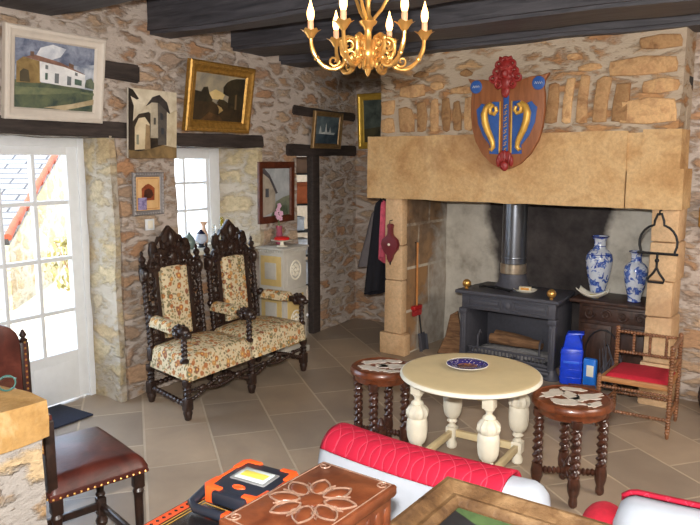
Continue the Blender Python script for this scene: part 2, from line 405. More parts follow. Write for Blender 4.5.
def leather_mat():
    m, t, p = new_mat('worn_brown_leather', 0.36)
    v = t.coords(); n = t.noise(v, 7, 6, 0.6, 0.4); n2 = t.noise(v, 60, 3)
    t.link(t.ramp(n.outputs[0], [(0.28, lin((44, 20, 18))), (0.55, lin((86, 40, 32))), (0.75, lin((116, 62, 50)))]), p.inputs['Base Color'])
    t.link(t.bump(t.math('ADD', n.outputs[0], t.math('MULTIPLY', n2.outputs[0], 0.25)), 0.35, 0.006), p.inputs['Normal']); return m
M['leather'] = leather_mat()

# ------------------------------------------------------------------ the room
W = -4.08          # inner face of the left wall
BACK = 6.5
CEIL = 2.97
struct(MB().bx(-4.6, 4.2, -2.2, 7.6, -0.12, 0.0).build('floor', M['floor']))
struct(MB().bx(-4.7, 4.2, -2.2, 7.2, CEIL, CEIL + 0.08).build('ceiling', M['beam']))
def wall_block(mb, x0, x1, y0, y1, z0, z1, cell=0.09):
    b = bmesh.new(); bmesh.ops.create_cube(b, size=1)
    d = (x1 - x0, y1 - y0, z1 - z0); bmesh.ops.scale(b, vec=d, verts=b.verts)
    for ax in range(3):
        n = max(0, int(d[ax] / cell) - 1)
        if n: bmesh.ops.subdivide_edges(b, edges=[e for e in b.edges if abs((e.verts[0].co - e.verts[1].co)[ax]) > d[ax] * 0.9], cuts=n, use_grid_fill=True)
    mb.bm(b, Matrix.Translation(((x0 + x1) / 2, (y0 + y1) / 2, (z0 + z1) / 2)))
# left wall round three openings: door, window, doorway
TH = 0.62
lw = MB()
DY0, DY1, DZ = 2.0, 2.96, 1.95      # door opening
wall_block(lw, W - TH, W, -2.2, 1.3, 0, CEIL, 0.3)
wall_block(lw, W - TH, W, 1.3, 3.40, DZ + 0.005, CEIL)
wall_block(lw, W - TH, W, 3.30, 3.86, 0, CEIL)
wall_block(lw, W - TH, W, 3.40, 5.40, 1.90, CEIL)
wall_block(lw, W - TH, W, 3.86, 4.84, 0, 1.03)
wall_block(lw, W - TH, W, 4.84, 5.42, 0, 1.95)
wall_block(lw, W - TH, W, 5.38, 7.0, 1.86, CEIL)
wall_block(lw, W - 0.08, W, 5.765, 7.0, 0, 1.95)
lw.wob(0.022, 5.0)
struct(lw.build('wall_left', M['wall'], angle=60))
# splayed reveals of pale dressed stone
rv = MB()
def quad_reveal(y_in, y_out, x_out, z0, z1, back):
    rv.raw([(W + 0.012, y_in, z0), (x_out, y_out, z0), (x_out, y_out, z1), (W + 0.012, y_in, z1), (W + 0.012, y_in + back, z0), (x_out, y_out + back, z0), (x_out, y_out + back, z1), (W + 0.012, y_in + back, z1)],
           [(0, 1, 2, 3), (4, 7, 6, 5), (0, 4, 5, 1), (3, 2, 6, 7), (0, 3, 7, 4), (1, 5, 6, 2)])
quad_reveal(3.225, 3.262, W - 0.46, 0, 1.96, 0.05)
quad_reveal(4.84, 4.72, W - 0.46, 1.0, 1.92, 0.05)
b_ = bmesh.new(); me_ = bpy.data.meshes.new('tmp'); me_.from_pydata(rv.v, [], rv.f); b_.from_mesh(me_); bpy.data.meshes.remove(me_)
bmesh.ops.subdivide_edges(b_, edges=b_.edges[:], cuts=9, use_grid_fill=True)
rv = MB(); rv.bm(b_); rv.wob(0.018, 6.0, 2.0)
struct(rv.build('trim_1', M['reveal'], angle=60))
struct(MB().bx(W - 0.5, W + 0.01, 3.86, 4.84, 1.0, 1.035, 0.01).wob(0.006, 6).build('trim_2', M['cream_white']))
# old timbers bedded in the wall
def timber(name, y0, y1, z0, z1, d=0.03, tilt=0.0):
    mb = MB(); b = bmesh.new(); bmesh.ops.create_cube(b, size=1); bmesh.ops.scale(b, vec=(0.3, y1 - y0, z1 - z0), verts=b.verts)
    bmesh.ops.bevel(b, geom=b.edges[:], offset=0.012, segments=2, affect='EDGES')
    bmesh.ops.subdivide_edges(b, edges=[e for e in b.edges if abs((e.verts[0].co - e.verts[1].co)[1]) > 0.2], cuts=10, use_grid_fill=True)
    mb.bm(b); mb.wob(0.012, 5, y0)
    return struct(mb.build(name, M['lintel'], None, (W - 0.15 + d, (y0 + y1) / 2, (z0 + z1) / 2), (R(tilt), 0, 0)))
timber('trim_3', 1.4, 3.42, 1.935, 2.045)
timber('trim_4', 3.0, 3.52, 2.335, 2.455)
timber('trim_5', 3.80, 4.90, 1.885, 1.995)
timber('trim_6', 5.25, 6.48, 1.82, 1.93)
timber('trim_7', 5.36, 6.46, 2.20, 2.285, 0.03, -1.0)
# doorway post and the little room beyond it
struct(MB().bx(W - 0.05, W + 0.025, 5.65, 5.775, 0, 1.83, 0.01).build('trim_8', M['lintel']))
struct(MB().bx(-6.4, -6.3, 5.2, 9.5, 0, 2.6).build('wall_far_room', plain('far_room_plaster', (196, 176, 150), 0.9)))
struct(MB().bx(-6.4, -4.7, 5.0, 9.5, -0.1, 0.0).build('floor_far_room', M['floor']))
struct(MB().bx(-6.4, -4.7, 5.0, 9.5, 2.6, 2.7).build('ceiling_far_room', M['white_paint']))
struct(MB().bx(-6.4, -4.1, 9.5, 9.6, 0, 2.7).build('wall_far_room_end', plain('far_room_end_plaster', (196, 176, 150), 0.9)))
struct(MB().bx(-6.4, -4.7, 5.0, 5.06, 0, 2.7).build('wall_far_room_near', M['white_paint']))
struct(MB().bx(-4.30, -4.2, 7.0, 9.5, 0, 2.7).build('wall_far_room_side', M['white_paint']))
# back wall left and right of the chimney breast
bw = MB(); wall_block(bw, W - 0.3, -2.6, BACK, BACK + 0.3, 0, CEIL); bw.wob(0.02, 5.0, 3.0)
struct(bw.build('wall_back_left', M['wall'], angle=60))
struct(MB().bx(4.1, 4.2, -2.2, 7.2, 0, CEIL).build('wall_right', M['cream_white']))
struct(MB().bx(-4.7, 4.2, -2.3, -2.2, 0, CEIL).build('wall_behind', M['cream_white']))
# ceiling beams
def beam(name, y0, y1, z0=2.69, x0=W - 0.1, x1=4.15, seed=0):
    mb = MB(); b = bmesh.new(); bmesh.ops.create_cube(b, size=1); bmesh.ops.scale(b, vec=(x1 - x0, y1 - y0, CEIL + 0.03 - z0), verts=b.verts)
    bmesh.ops.bevel(b, geom=b.edges[:], offset=0.025, segments=2, affect='EDGES')
    bmesh.ops.subdivide_edges(b, edges=[e for e in b.edges if abs((e.verts[0].co - e.verts[1].co)[0]) > 1], cuts=40, use_grid_fill=True)
    mb.bm(b, Matrix.Translation(((x0 + x1) / 2, (y0 + y1) / 2, (z0 + CEIL + 0.03) / 2))); mb.wob(0.018, 2.2, seed)
    return struct(mb.build(name, M['beam']))
beam('trim_9', 2.40, 2.86, seed=1); beam('trim_10', 3.62, 3.88, seed=2); beam('trim_11', 4.52, 4.98, seed=3); beam('trim_12', 5.16, 5.52, 2.655, seed=4); beam('trim_13', 1.2, 1.6, seed=5)

# --- chimney, turned a few degrees: local u along the breast, v into the wall
FO = (-3.096, 5.394, 0); FR = R(-4)
def F(u, v, z): return (FO[0] + u * math.cos(FR) - v * math.sin(FR), FO[1] + u * math.sin(FR) + v * math.cos(FR), z)
hd = MB(); wall_block(hd, -0.03, 2.42, 0.0, 0.26, 1.97, CEIL); hd.wob(0.012, 5, 6)
struct(hd.build('wall_chimney_breast', M['hood'], None, FO, (0, 0, FR), 60))
sd = MB(); wall_block(sd, -0.03, 0.2, 0.26, 1.3, 1.44, CEIL, 0.2); wall_block(sd, 2.26, 2.42, 0.2, 1.2, 1.44, CEIL, 0.2)
struct(sd.build('wall_chimney_sides', M['hood'], None, FO, (0, 0, FR), 60))
mt = MB(); wall_block(mt, -0.15, 2.09, -0.03, 0.25, 1.44, 1.985, 0.06); wall_block(mt, 2.10, 2.47, -0.03, 0.25, 1.44, 1.72, 0.06); wall_block(mt, 2.19, 2.44, -0.02, 0.25, 1.72, 1.99, 0.06)
wall_block(mt, 2.08, 2.2, -0.015, 0.25, 1.70, 1.97, 0.06)
mt.wob(0.007, 7, 8)
struct(mt.build('trim_14', M['mantel'], None, FO, (0, 0, FR), 50))
pl = MB()
for z0, z1, x0, x1 in ((0, 0.20, -0.05, 0.225), (0.205, 0.70, 0.0, 0.185), (0.705, 1.02, 0.005, 0.19), (1.025, 1.45, 0.0, 0.185)): pl.bx(x0, x1, 0.03, 0.13, z0, z1, 0.012)
pl.wob(0.008, 6, 1); struct(pl.build('trim_15', M['ashlar'], None, FO, (0, 0, FR)))
pr = MB()
for z0, z1, x0, x1 in ((0, 0.32, 2.25, 2.46), (0.325, 0.66, 2.27, 2.45), (0.665, 0.92, 2.265, 2.44), (0.925, 1.2, 2.27, 2.455), (1.205, 1.45, 2.27, 2.45)): pr.bx(x0, x1, 0.03, 0.3, z0, z1, 0.012)
pr.wob(0.008, 6, 2); struct(pr.build('trim_16', M['ashlar'], None, FO, (0, 0, FR)))
s1 = MB(); wall_block(s1, 0.0, 0.18, 0.11, 1.0, 0, 2.3); s1.wob(0.012, 6, 3)
struct(s1.build('wall_hearth_left', M['smoked'], None, FO, (0, 0, FR), 60))
s2 = MB(); wall_block(s2, 2.275, 2.42, 0.28, 1.0, 0, 2.3); s2.wob(0.012, 6, 3)
struct(s2.build('wall_hearth_right', M['smoked'], None, FO, (0, 0, FR), 60))
s3 = MB(); wall_block(s3, 0.0, 2.42, 0.86, 1.2, 0, 2.6); s3.wob(0.014, 5, 4)
struct(s3.build('wall_hearth_back', M['soot'], None, FO, (0, 0, FR), 60))
struct(MB().bx(0, 2.42, 0.2, 1.2, 2.3, 2.36).build('ceiling_flue', M['iron'], None, FO, (0, 0, FR)))
bw2 = MB(); wall_block(bw2, 2.38, 7.5, 0.33, 0.6, 0, CEIL, 0.12); bw2.wob(0.02, 5, 5)
struct(bw2.build('wall_back_right', M['wall'], None, FO, (0, 0, FR), 60))
# dressed stones of the breast: a relieving arch of upright stones and big corner blocks
vs = MB(); rr = random.Random(4)
def stone(u0, u1, z0, z1, lean=0.0, out=0.018):
    poly = [(u0 + rr.uniform(0, .012), z0 + rr.uniform(0, .012)), ((u0 + u1) / 2, z0 - rr.uniform(0, .01)), (u1 - rr.uniform(0, .012), z0 + rr.uniform(0, .012)), (u1 + rr.uniform(-.008, .004), (z0 + z1) / 2), (u1 + lean - rr.uniform(0, .02), z1 - rr.uniform(0, .02)),
            ((u0 + u1) / 2 + lean, z1 + rr.uniform(-.005, .01)), (u0 + lean + rr.uniform(0, .015), z1 - rr.uniform(0, .02)), (u0 + lean * .5 + rr.uniform(-.006, .006), (z0 + z1) / 2)]
    vs.prism([(a, -b) for a, b in poly], -0.05, out, RX(R(90)) @ Matrix.Scale(-1, 4, (0, 1, 0)), 0.011)
x = 0.17
for wd, h in ((0.15, .21), (0.10, .25), (0.085, .26), (0.08, .27), (0.075, .24), (0.10, .26)):
    stone(x, x + wd, 2.02, 2.02 + h, -0.01); x += wd + 0.028
x = 1.47
for wd, h in ((0.10, .31), (0.085, .33), (0.09, .34), (0.11, .32), (0.12, .27)):
    stone(x, x + wd, 2.05, 2.05 + h, 0.022); x += wd + 0.026
stone(2.02, 2.40, 2.03, 2.20); stone(2.16, 2.40, 2.235, 2.33); stone(1.93, 2.39, 2.36, 2.49); stone(2.13, 2.40, 2.53, 2.63); stone(1.70, 1.88, 2.42, 2.47); stone(1.62, 1.74, 2.5, 2.56)
stone(0.17, 0.42, 2.31, 2.42); stone(0.47, 0.60, 2.36, 2.42); stone(0.66, 0.86, 2.31, 2.37); stone(0.30, 0.46, 2.47, 2.52); stone(0.75, 0.86, 2.45, 2.50)
stone(-0.02, 0.12, 2.02, 2.14); stone(-0.02, 0.12, 2.17, 2.30)
vs.wob(0.008, 9, 3)
struct(vs.build('trim_17', M['voussoir'], None, FO, (0, 0, FR), 50))
# low stone wall at the left foreground with an ochre cap
lo = MB(); wall_block(lo, -2.75, -2.04, -0.6, 1.29, 0, 0.88, 0.07); lo.wob(0.012, 7, 2)
struct(lo.build('wall_low', M['low_wall'], angle=60))
cp = MB(); wall_block(cp, -2.78, -2.02, -0.6, 1.305, 0.87, 1.0, 0.05); cp.wob(0.010, 6, 4)
struct(cp.build('trim_18', M['cap'], angle=50))

# --- glazed door, window
XD = W - 0.33
dr = thing('door_1', (0, 0, 0), 0, 'x', 'door'); del dr['label']; del dr['category']; struct(dr)
df = MB()
df.bx(XD - 0.08, XD + 0.02, 3.20, 3.30, 0, 1.96, 0.006); df.bx(XD - 0.079, XD + 0.0185, 1.55, 3.295, 1.875, 1.968, 0.006)
df.build('door_frame', M['white_paint'], dr)
lf = MB()
lf.bx(XD - 0.042, XD + 0.007, 3.115, 3.215, 0.018, 1.887, 0.005); lf.bx(XD - 0.04, XD + 0.0055, 1.6, 3.2, 1.815, 1.885, 0.005)
lf.bx(XD - 0.04, XD + 0.005, 1.6, 3.2, 0.02, 0.385, 0.005)
for y in (2.60, 2.855): lf.bx(XD - 0.035, XD + 0.003, y - 0.015, y + 0.015, 0.37, 1.83, 0.004)
lf.bx(XD - 0.041, XD + 0.0062, 2.27, 2.36, 0.37, 1.83, 0.004)
for z in (0.69, 1.075, 1.48): lf.bx(XD - 0.034, XD + 0.002, 1.6, 3.13, z - 0.015, z + 0.015, 0.004)
lf.bx(XD + 0.004, XD + 0.010, 2.75, 3.08, 0.10, 0.31, 0.003)
lf.build('door_leaf', M['white_paint'], dr)
MB().bx(XD - 0.022, XD - 0.018, 1.6, 3.13, 0.37, 1.83).build('door_glass', M['glass'], dr)
XW = W - 0.40
wn = thing('window_1', (0, 0, 0), 0, 'x', 'window'); del wn['label']; del wn['category']; struct(wn)
wf = MB()
wf.bx(XW - 0.05, XW + 0.02, 4.62, 4.80, 1.03, 1.93, 0.005); wf.bx(XW - 0.049, XW + 0.0185, 3.84, 4.795, 1.79, 1.928, 0.005); wf.bx(XW - 0.048, XW + 0.0175, 3.9, 4.76, 1.032, 1.07, 0.005)
wf.bx(XW - 0.05, XW + 0.02, 3.86, 3.95, 1.03, 1.90, 0.005)
for z in (1.34, 1.58): wf.bx(XW - 0.039, XW + 0.004, 3.9, 4.7, z - 0.011, z + 0.011, 0.004)
wf.bx(XW - 0.04, XW + 0.005, 4.31, 4.335, 1.05, 1.8, 0.004); wf.bx(XW - 0.04, XW + 0.005, 4.59, 4.635, 1.05, 1.8, 0.004)
wf.build('window_frame', M['white_paint'], wn)
MB().bx(XW - 0.022, XW - 0.018, 3.9, 4.7, 1.05, 1.8).build('window_glass', M['glass'], wn)

# --- what stands outside
M['yard'] = plain('sunlit_gravel', (206, 190, 160), 0.95, 0, 0.1, 3)
struct(MB().bx(-40, W - TH, -20, 40, -0.2, -0.06).build('courtyard_ground', M['yard']))
# outside: slate-roofed outhouse
def slates():
    m, t, p = new_mat('pale_slates', 0.9)
    v = t.coords(); b = t.add('ShaderNodeTexBrick'); b.inputs['Scale'].default_value = 1; b.inputs['Brick Width'].default_value = 0.5; b.inputs['Row Height'].default_value = 0.19; b.inputs['Mortar Size'].default_value = 0.016
    b.inputs['Color1'].default_value = lin((122, 120, 120)); b.inputs['Color2'].default_value = lin((104, 102, 102)); b.inputs['Mortar'].default_value = lin((48, 46, 46))
    t.link(v, b.inputs['Vector']); t.link(b.outputs[0], p.inputs['Base Color']); return m
oh = thing('outhouse', (0, 0, 0), 0, 'stone outhouse with pale slate roof seen through the glazed door', 'building')
E1 = Vector((-8, 4.79, 0.83)); R1 = Vector((-10.9, 7.99, 2.50)); EV = Vector((-5.5, -4.5, 0))
ex = (R1 - E1); ux = EV.normalized(); nz = EV.cross(ex).normalized() * -1
if nz.z < 0: nz = -nz
uy = nz.cross(ux); uy = uy if uy.z > 0 else -uy
def toM(o): 
    m = Matrix((ux, uy, nz)).transposed().to_4x4(); m.translation = o; return m
MR = toM(E1); a = MR.inverted() @ R1; e_ = MR.inverted() @ (E1 + EV)
rf = MB().prism([(0, 0), (a.x, a.y), (a.x + e_.x, a.y + e_.y), (e_.x, e_.y)], -0.08, 0.0)
ro = rf.build('roof', slates(), oh); ro.matrix_local = MR
vg = MB(); n_ = 11
for i in range(n_):
    p0 = E1.lerp(R1, i / n_); p1 = E1.lerp(R1, (i + 1.12) / n_); vg.tube([p0 + nz * 0.02, p1 + nz * 0.055], [0.05, 0.04], 10)
vg.build('verge_tile_row', plain('red_clay_tile', (150, 66, 40), 0.9, 0, 0.15), oh)
gd = Vector((R1.x - E1.x, R1.y - E1.y, 0)).normalized(); gn = Vector((gd.y, -gd.x, 0)); gn = gn if gn.x > 0 else -gn
wl = MB(); base = E1 - nz * 0.09
pts = [base, E1 + (R1 - E1) - nz * 0.09, Vector((R1.x, R1.y, -0.1)), Vector((E1.x, E1.y, -0.1))]
th_ = EV.normalized() * 0.3
wl.raw(pts + [q + th_ for q in pts], [(0, 1, 2, 3), (7, 6, 5, 4), (0, 4, 5, 1), (1, 5, 6, 2), (2, 6, 7, 3), (3, 7, 4, 0)])
M['sunstone'] = rubble('sunlit_yard_stone', [(186, 166, 128), (170, 150, 118), (192, 176, 144)], [(186, 176, 156), (178, 168, 148)], (2.4, 2.4, 4), 0.14)
wl.build('gable_wall', M['sunstone'], oh, flat=True)
fw_ = MB(); q0 = E1 - Vector((0, 0, .1)); q1 = q0 + EV
fw_.raw([q0, q1, Vector((q1.x, q1.y, -.1)), Vector((q0.x, q0.y, -.1))] + [v_ + gd * 0.3 for v_ in (q0, q1, Vector((q1.x, q1.y, -.1)), Vector((q0.x, q0.y, -.1)))], [(0, 1, 2, 3), (7, 6, 5, 4), (0, 4, 5, 1), (1, 5, 6, 2), (2, 6, 7, 3), (3, 7, 4, 0)])
fw_.build('eaves_wall', M['sunstone'], oh, flat=True)
struct(MB().bx(-24, -23.6, 2, 40, -0.1, 4.2).build('courtyard_wall', M['sunstone']))
bu = thing('garden_bush', (-7.6, 5.45, -0.08), 0, 'yellow-green leafy bush against the sunlit outhouse wall outside the door', 'bush')
lv = MB(); rb = random.Random(3)
for k in range(420):
    th1 = rb.uniform(0, 2 * PI); r_ = rb.uniform(0.05, 0.42) ; z_ = rb.uniform(0.25, 1.0); r_ *= math.sin(PI * (z_ - 0.05))
    c_ = Vector((r_ * math.cos(th1), r_ * math.sin(th1), z_)); s_ = rb.uniform(.03, .06); q_ = Euler((rb.uniform(0, 6), rb.uniform(0, 6), rb.uniform(0, 6))).to_matrix()
    lv.raw([c_ + q_ @ Vector((-s_, 0, 0)), c_ + q_ @ Vector((0, s_ * .5, .006)), c_ + q_ @ Vector((s_, 0, 0)), c_ + q_ @ Vector((0, -s_ * .5, .006))], [(0, 1, 2, 3)])
lv.build('foliage', plain('yellow_leaves', (140, 132, 76), 0.8, 0, 0.3, 8), bu, flat=True)
st = MB()
for k in range(6):
    an = k * 1.05; st.tube([(0, 0, 0), (0.08 * math.cos(an), 0.08 * math.sin(an), 0.4), (0.25 * math.cos(an), 0.25 * math.sin(an), 0.85)], [.014, .01, .004], 6)
st.build('stem', M['oak_mid'], bu)

# ------------------------------------------------------------------ carved double-back settee
se = thing('settee', (-3.65, 3.91, 0), R(90), 'carved dark oak settee with two high backs and floral upholstery against the stone wall', 'settee')
XS = (-0.67, 0.0, 0.67)
def oak(mb, name, par=se, **k): return mb.build(name, M['oak_dark'], par, **k)
XB = {-0.67: -0.55, 0.0: 0.06, 0.67: 0.67}
for x_f in XS:
    for y in (-0.25, 0.25):
        x = x_f if y < 0 else XB[x_f]
        l = MB(); l.box((x, y, 0.265), (0.052, 0.052, 0.05), 0.008); l.twist(0.155, 0.245, 0.029, 1.5, TR(x, y, 0), .4); l.box((x, y, 0.115), (0.062, 0.062, 0.095), 0.012)
        l.lathe([(0.018, 0), (0.024, 0.006), (0.028, 0.03), (0.034, 0.05), (0.03, 0.07)], 14, TR(x, y, 0)); oak(l, 'leg')
def bobbin(p0, p1, r, n, mb):
    Mx, L = along(p0, p1); pr_ = []
    for i in range(n):
        z = L * i / n; h = L / n; pr_ += [(r * .5, z), (r * .85, z + h * .2), (r, z + h * .5), (r * .85, z + h * .8)]
    pr_.append((r * .5, L)); mb.lathe(pr_, 10, Mx); return mb
for x in XS: oak(bobbin((x, -0.22, 0.11), (XB[x], 0.22, 0.11), 0.022, 9, MB()), 'side_stretcher')
for x0 in (-0.67, 0.0):
    m_ = MB()
    # openwork arched front rail: two beaded bows crossing and meeting scrolls
    for sgn in (1, -1):
        pts = []
        for i in range(13):
            q = i / 12; z = 0.165 + sgn * 0.03 * math.cos(q * 2 * PI) + 0.03 * math.sin(q * PI); pts.append((x0 + 0.03 + q * 0.61, -0.25, z))
        m_.tube(pts, 0.011, 8)
        for i in range(1, 24):
            q = i / 24; z = 0.165 + sgn * 0.03 * math.cos(q * 2 * PI) + 0.03 * math.sin(q * PI); m_.ball((x0 + 0.03 + q * 0.61, -0.25, z), (0.015, 0.014, 0.015), None, 8, 5)
    for q in (0.22, 0.5, 0.78): m_.ball((x0 + q * 0.67, -0.252, 0.195), (0.032, 0.016, 0.024), None, 10, 6)
    oak(m_, 'front_stretcher'); oak(bobbin((XB[x0] + .03, 0.25, 0.13), (XB[x0] + .58, 0.25, 0.13), 0.02, 12, MB()), 'rear_stretcher')
oak(MB().prism([(-.665, -.255), (.665, -.255), (.665, .255), (-.555, .255)], .272, .305, None, .006), 'seat_rail')
for x0 in (-0.69, 0.002):
    def seatfn(u, v, x0=x0):
        x = x0 + u * 0.688; y = -0.285 + v * 0.53
        ed = min(u, 1 - u) * 0.688; ey = min(v, 1 - v) * 0.53; e = min(ed, ey)
        z = 0.282 + (0.143 * min(1, (e / 0.03)) ** 0.5 if e < 0.03 else 0.143) + 0.055 * math.sin(PI * u) ** 0.7 * math.sin(PI * v) ** 0.7
        lx = -.69 + .12 * v; k = (x + .69) / 1.38; return (lx + k * (.69 - lx), y, z)
    s_ = MB().grid(seatfn, 30, 24)
    s_.build('seat', M['floral'], se, angle=70)
def finial(mb, x, y, z, s=1.0, Mx=None):
    T = TR(x, y, z); T = Mx @ T if Mx is not None else T
    mb.lathe([(.02 * s, 0), (.024 * s, .012 * s), (.012 * s, .022 * s), (.022 * s, .04 * s), (.018 * s, .055 * s), (.007 * s, .066 * s), (.011 * s, .078 * s), (.004 * s, .095 * s)], 12, T)
for bx_ in (-0.275, 0.385):
    T = TR(bx_, 0.235, 0.40) @ RX(R(-5))
    for sx in (-1, 1):
        p = MB(); px_ = sx * 0.272
        p.box((px_, 0, -0.03), (0.05, 0.05, 0.10), 0.006, T); p.twist(0.02, 0.50, 0.024, 6.5, T @ TR(px_, 0, 0), 0.34)
        p.box((px_, 0, 0.555), (0.062, 0.055, 0.11), 0.02, T); p.ball((px_, -.02, 0.56), (.03, .03, .045), T, 10, 6); finial(p, px_, 0, 0.61, 1.25, T)
        oak(p, 'back_post')
        c = MB(); x_ = sx * 0.165
        c.bx(x_ - .02, x_ + .02, -0.018, 0.02, 0.02, 0.58, 0.006, T)
        for k in range(5):
            z = 0.075 + k * 0.105
            c.scroll((sx * 0.212, -0.004, z), 0.036, 1.3, 0.0125, sx, PI / 2 * (1 if k % 2 else -1), T)
            c.ball((sx * 0.243, -.006, z + .05), (.012, .014, .026), T, 8, 5); c.ball((sx * 0.19, -.012, z + .05), (.014, .012, .022), T, 8, 5)
        oak(c, 'carved_side')
    cr = MB()
    outline = [(-.25, .56), (-.262, .64), (-.235, .665), (-.245, .72), (-.225, .775), (-.19, .79), (-.165, .765), (-.14, .785), (-.115, .82), (-.085, .815), (-.05, .85), (0, .895), (.05, .85), (.085, .815), (.115, .82), (.14, .785), (.165, .765), (.19, .79), (.225, .775), (.245, .72), (.235, .665), (.262, .64), (.25, .56)]
    outline = [(x * (1 if z < .6 else .82), z) for x, z in outline]
    # crest with two pierced eyes: three boards around the holes
    T2 = T @ RX(R(90))
    cr.prism([(x, z) for x, z in outline if z <= 0.76] , -0.018, 0.018, T2, 0.006)
    cr.prism([(-.075, .70), (-.085, .815), (-.05, .85), (0, .895), (.05, .85), (.085, .815), (.075, .70)], -0.02, 0.02, T2, 0.007)
    for sx in (-1, 1):
        cr.prism([(sx * x, z) for x, z in ((.20, .70), (.20, .72), (.185, .775), (.16, .79), (.14, .765), (.13, .70))][::sx], -0.018, 0.018, T2, 0.006)
        cr.prism([(sx * x, z) for x, z in ((.145, .77), (.125, .785), (.105, .82), (.07, .815), (.07, .795), (.11, .785), (.135, .755))][::sx], -0.015, 0.015, T2)
        cr.scroll((sx * .15, -.02, .68), 0.045, 1.6, .013, sx, PI / 2, T); cr.scroll((sx * .09, -.022, .62), 0.045, 1.5, .012, -sx, 0, T)
        cr.scroll((sx * .19, -.02, .605), 0.03, 1.4, .011, sx, PI, T)
        for k in range(4): cr.ball((sx * (.03 + .042 * k), -.022, .735 - .012 * k * k + .02), (.02, .014, .03), T, 8, 5)
    cr.ball((0, -.028, .80), (.028, .02, .06), T, 10, 7); cr.ball((0, -.03, .66), (.045, .022, .05), T, 10, 7)
    for k in range(7): cr.ball((.03 * math.cos(k * .9) * 1.5, -.036, .66 + .05 * math.sin(k * .9)), (.016, .012, .018), T, 8, 5)
    oak(cr, 'carved_crest')
    lo_ = MB(); lo_.bx(-.25, .25, -.016, .018, .0, .05, .006, T); oak(lo_, 'lower_rail')
    def pf(u, v):
        x = (u - .5) * .262; z = .055 + v * .535
        rx = min(u, 1 - u) * .262; rz = min(v, 1 - v) * .535; e = min(rx, rz); yy = -.024 - .026 * min(1, e / .03) ** .5
        if v > .9: x *= 1 - 0.12 * ((v - .9) / .1) ** 2
        return tuple(T @ Vector((x, yy, z)))
    pn = MB().grid(pf, 16, 26); pn.bx(-.128, .128, -.026, .012, .057, .585, 0, T); pn.build('back_panel', M['floral'], se, angle=70)
    cr2 = MB(); oak(cr2.bx(-.15, .15, -.02, .02, .575, .60, .008, T), 'panel_moulding')
def arm(x):
    sk = XB[x] - x; a_ = MB(); pad_y0, pad_y1 = -0.12, 0.17
    a_.tube([(x + sk, .23, .645), (x + sk * .9, .19, .64), (x + sk * .7, .10, .625), (x + sk * .3, -.1, .615), (x, -.17, .615)], [.022, .022, .024, .024, .026], 10)
    a_.lathe([(.016, 0), (.03, .01), (.03, .03), (.016, .045)], 12, TR(x + sk, .225, .645) @ RX(R(90)))
    # lion-like carved hand rest
    a_.ball((x, -.225, .62), (.042, .06, .042), None, 14, 9); a_.ball((x, -.275, .605), (.026, .03, .024), None, 10, 7)
    for sx in (-1, 1):
        a_.ball((x + sx * .028, -.205, .652), (.015, .02, .015), None, 8, 6); a_.scroll((x + sx * .036, -.21, .615), .03, 1.3, .011, sx, 0, Matrix.Identity(4))
    for k in range(9):
        an = k * 2 * PI / 9; a_.ball((x + .04 * math.cos(an), -.185, .62 + .04 * math.sin(an)), (.014, .018, .014), None, 8, 5)
    oak(a_, 'arm')
    ps = MB(); ps.lathe([(.03, .405), (.033, .42), (.02, .435)], 12, TR(x, -.235, 0)); ps.twist(.43, .575, .024, 2.2, TR(x, -.235, 0), .34); ps.lathe([(.02, .57), (.03, .58), (.03, .597)], 12, TR(x, -.235, 0)); oak(ps, 'arm_post')
    def af(u, v):
        an = PI * u; y = pad_y0 + v * (pad_y1 - pad_y0); e = min(v, 1 - v) * (pad_y1 - pad_y0); k = min(1, e / .02) ** .5
        return (x + sk * (y + .235) / .47 + .052 * math.cos(an) * (.9 + .1 * k), y, .622 + .05 * math.sin(an) ** .7 * k)
    pd = MB().grid(af, 12, 14); pd.prism([(x - .05 + sk * .25, pad_y0), (x + .05 + sk * .25, pad_y0), (x + .05 + sk * .86, pad_y1), (x - .05 + sk * .86, pad_y1)], .595, .625, None, .006); pd.build('arm_pad', M['floral'], se, angle=70)
for x in XS: arm(x)

# ------------------------------------------------------------------ round stools with inlaid tops
def stool(x, y, r, rz, lab, blot):
    k = r / 0.2
    s = thing('round_stool', (x, y, 0), rz, lab, 'stool', 'round twist-legged stools')
    tp = MB().lathe([(r * .93, .50), (r * .99, .505), (r, .515), (r * .985, .53), (r * .95, .54), (r * .9, .542), (r * .88, .538)], 48); tp.build('top', M['oak_red'], s)
    ap = MB().lathe([(r * .8, .455), (r * .84, .46), (r * .84, .485), (r * .88, .50)], 40); ap.build('apron', M['oak_red'], s)
    il = MB()
    for poly in blot: il.prism([(max(-.86, min(.86, a * 1.14)) * r, max(-.86, min(.86, b * 1.14)) * r) for a, b in poly], .5375, .5405, None)
    il.build('inlay', M['inlay'], s)
    for i in range(4):
        an = PI / 2 * i; px_, py_ = r * .79 * math.cos(an), r * .79 * math.sin(an)
        l = MB(); l.lathe([(.03, .43), (.033, .445), (.03, .47)], 12, TR(px_, py_, 0)); l.twist(.165, .435, .0305, 3.4, TR(px_, py_, 0), .46)
        l.lathe([(.012, 0), (.022, .012), (.024, .03), (.02, .055), (.03, .085), (.033, .12), (.026, .165)], 12, TR(px_, py_, 0)); l.build('leg', M['oak_dark2'], s)
        bobbin((px_ * .95, py_ * .95, .125), (px_ * .12, py_ * .12, .125), .021, 6, MB()).build('stretcher', M['oak_dark2'], s)
    hb = MB().lathe([(.02, .095), (.034, .105), (.036, .14), (.02, .155), (.026, .17), (.012, .20), (.004, .21)], 14); hb.build('stretcher_hub', M['oak_dark2'], s)
    return s
M['oak_dark2'] = wood('dark_turned_oak', (40, 20, 14), (84, 48, 34), 0.3, (10, 10, 10), 0.2, 0.35)
M['inlay'] = plain('ivory_inlay', (206, 198, 186), 0.4, 0, 0.12, 30)
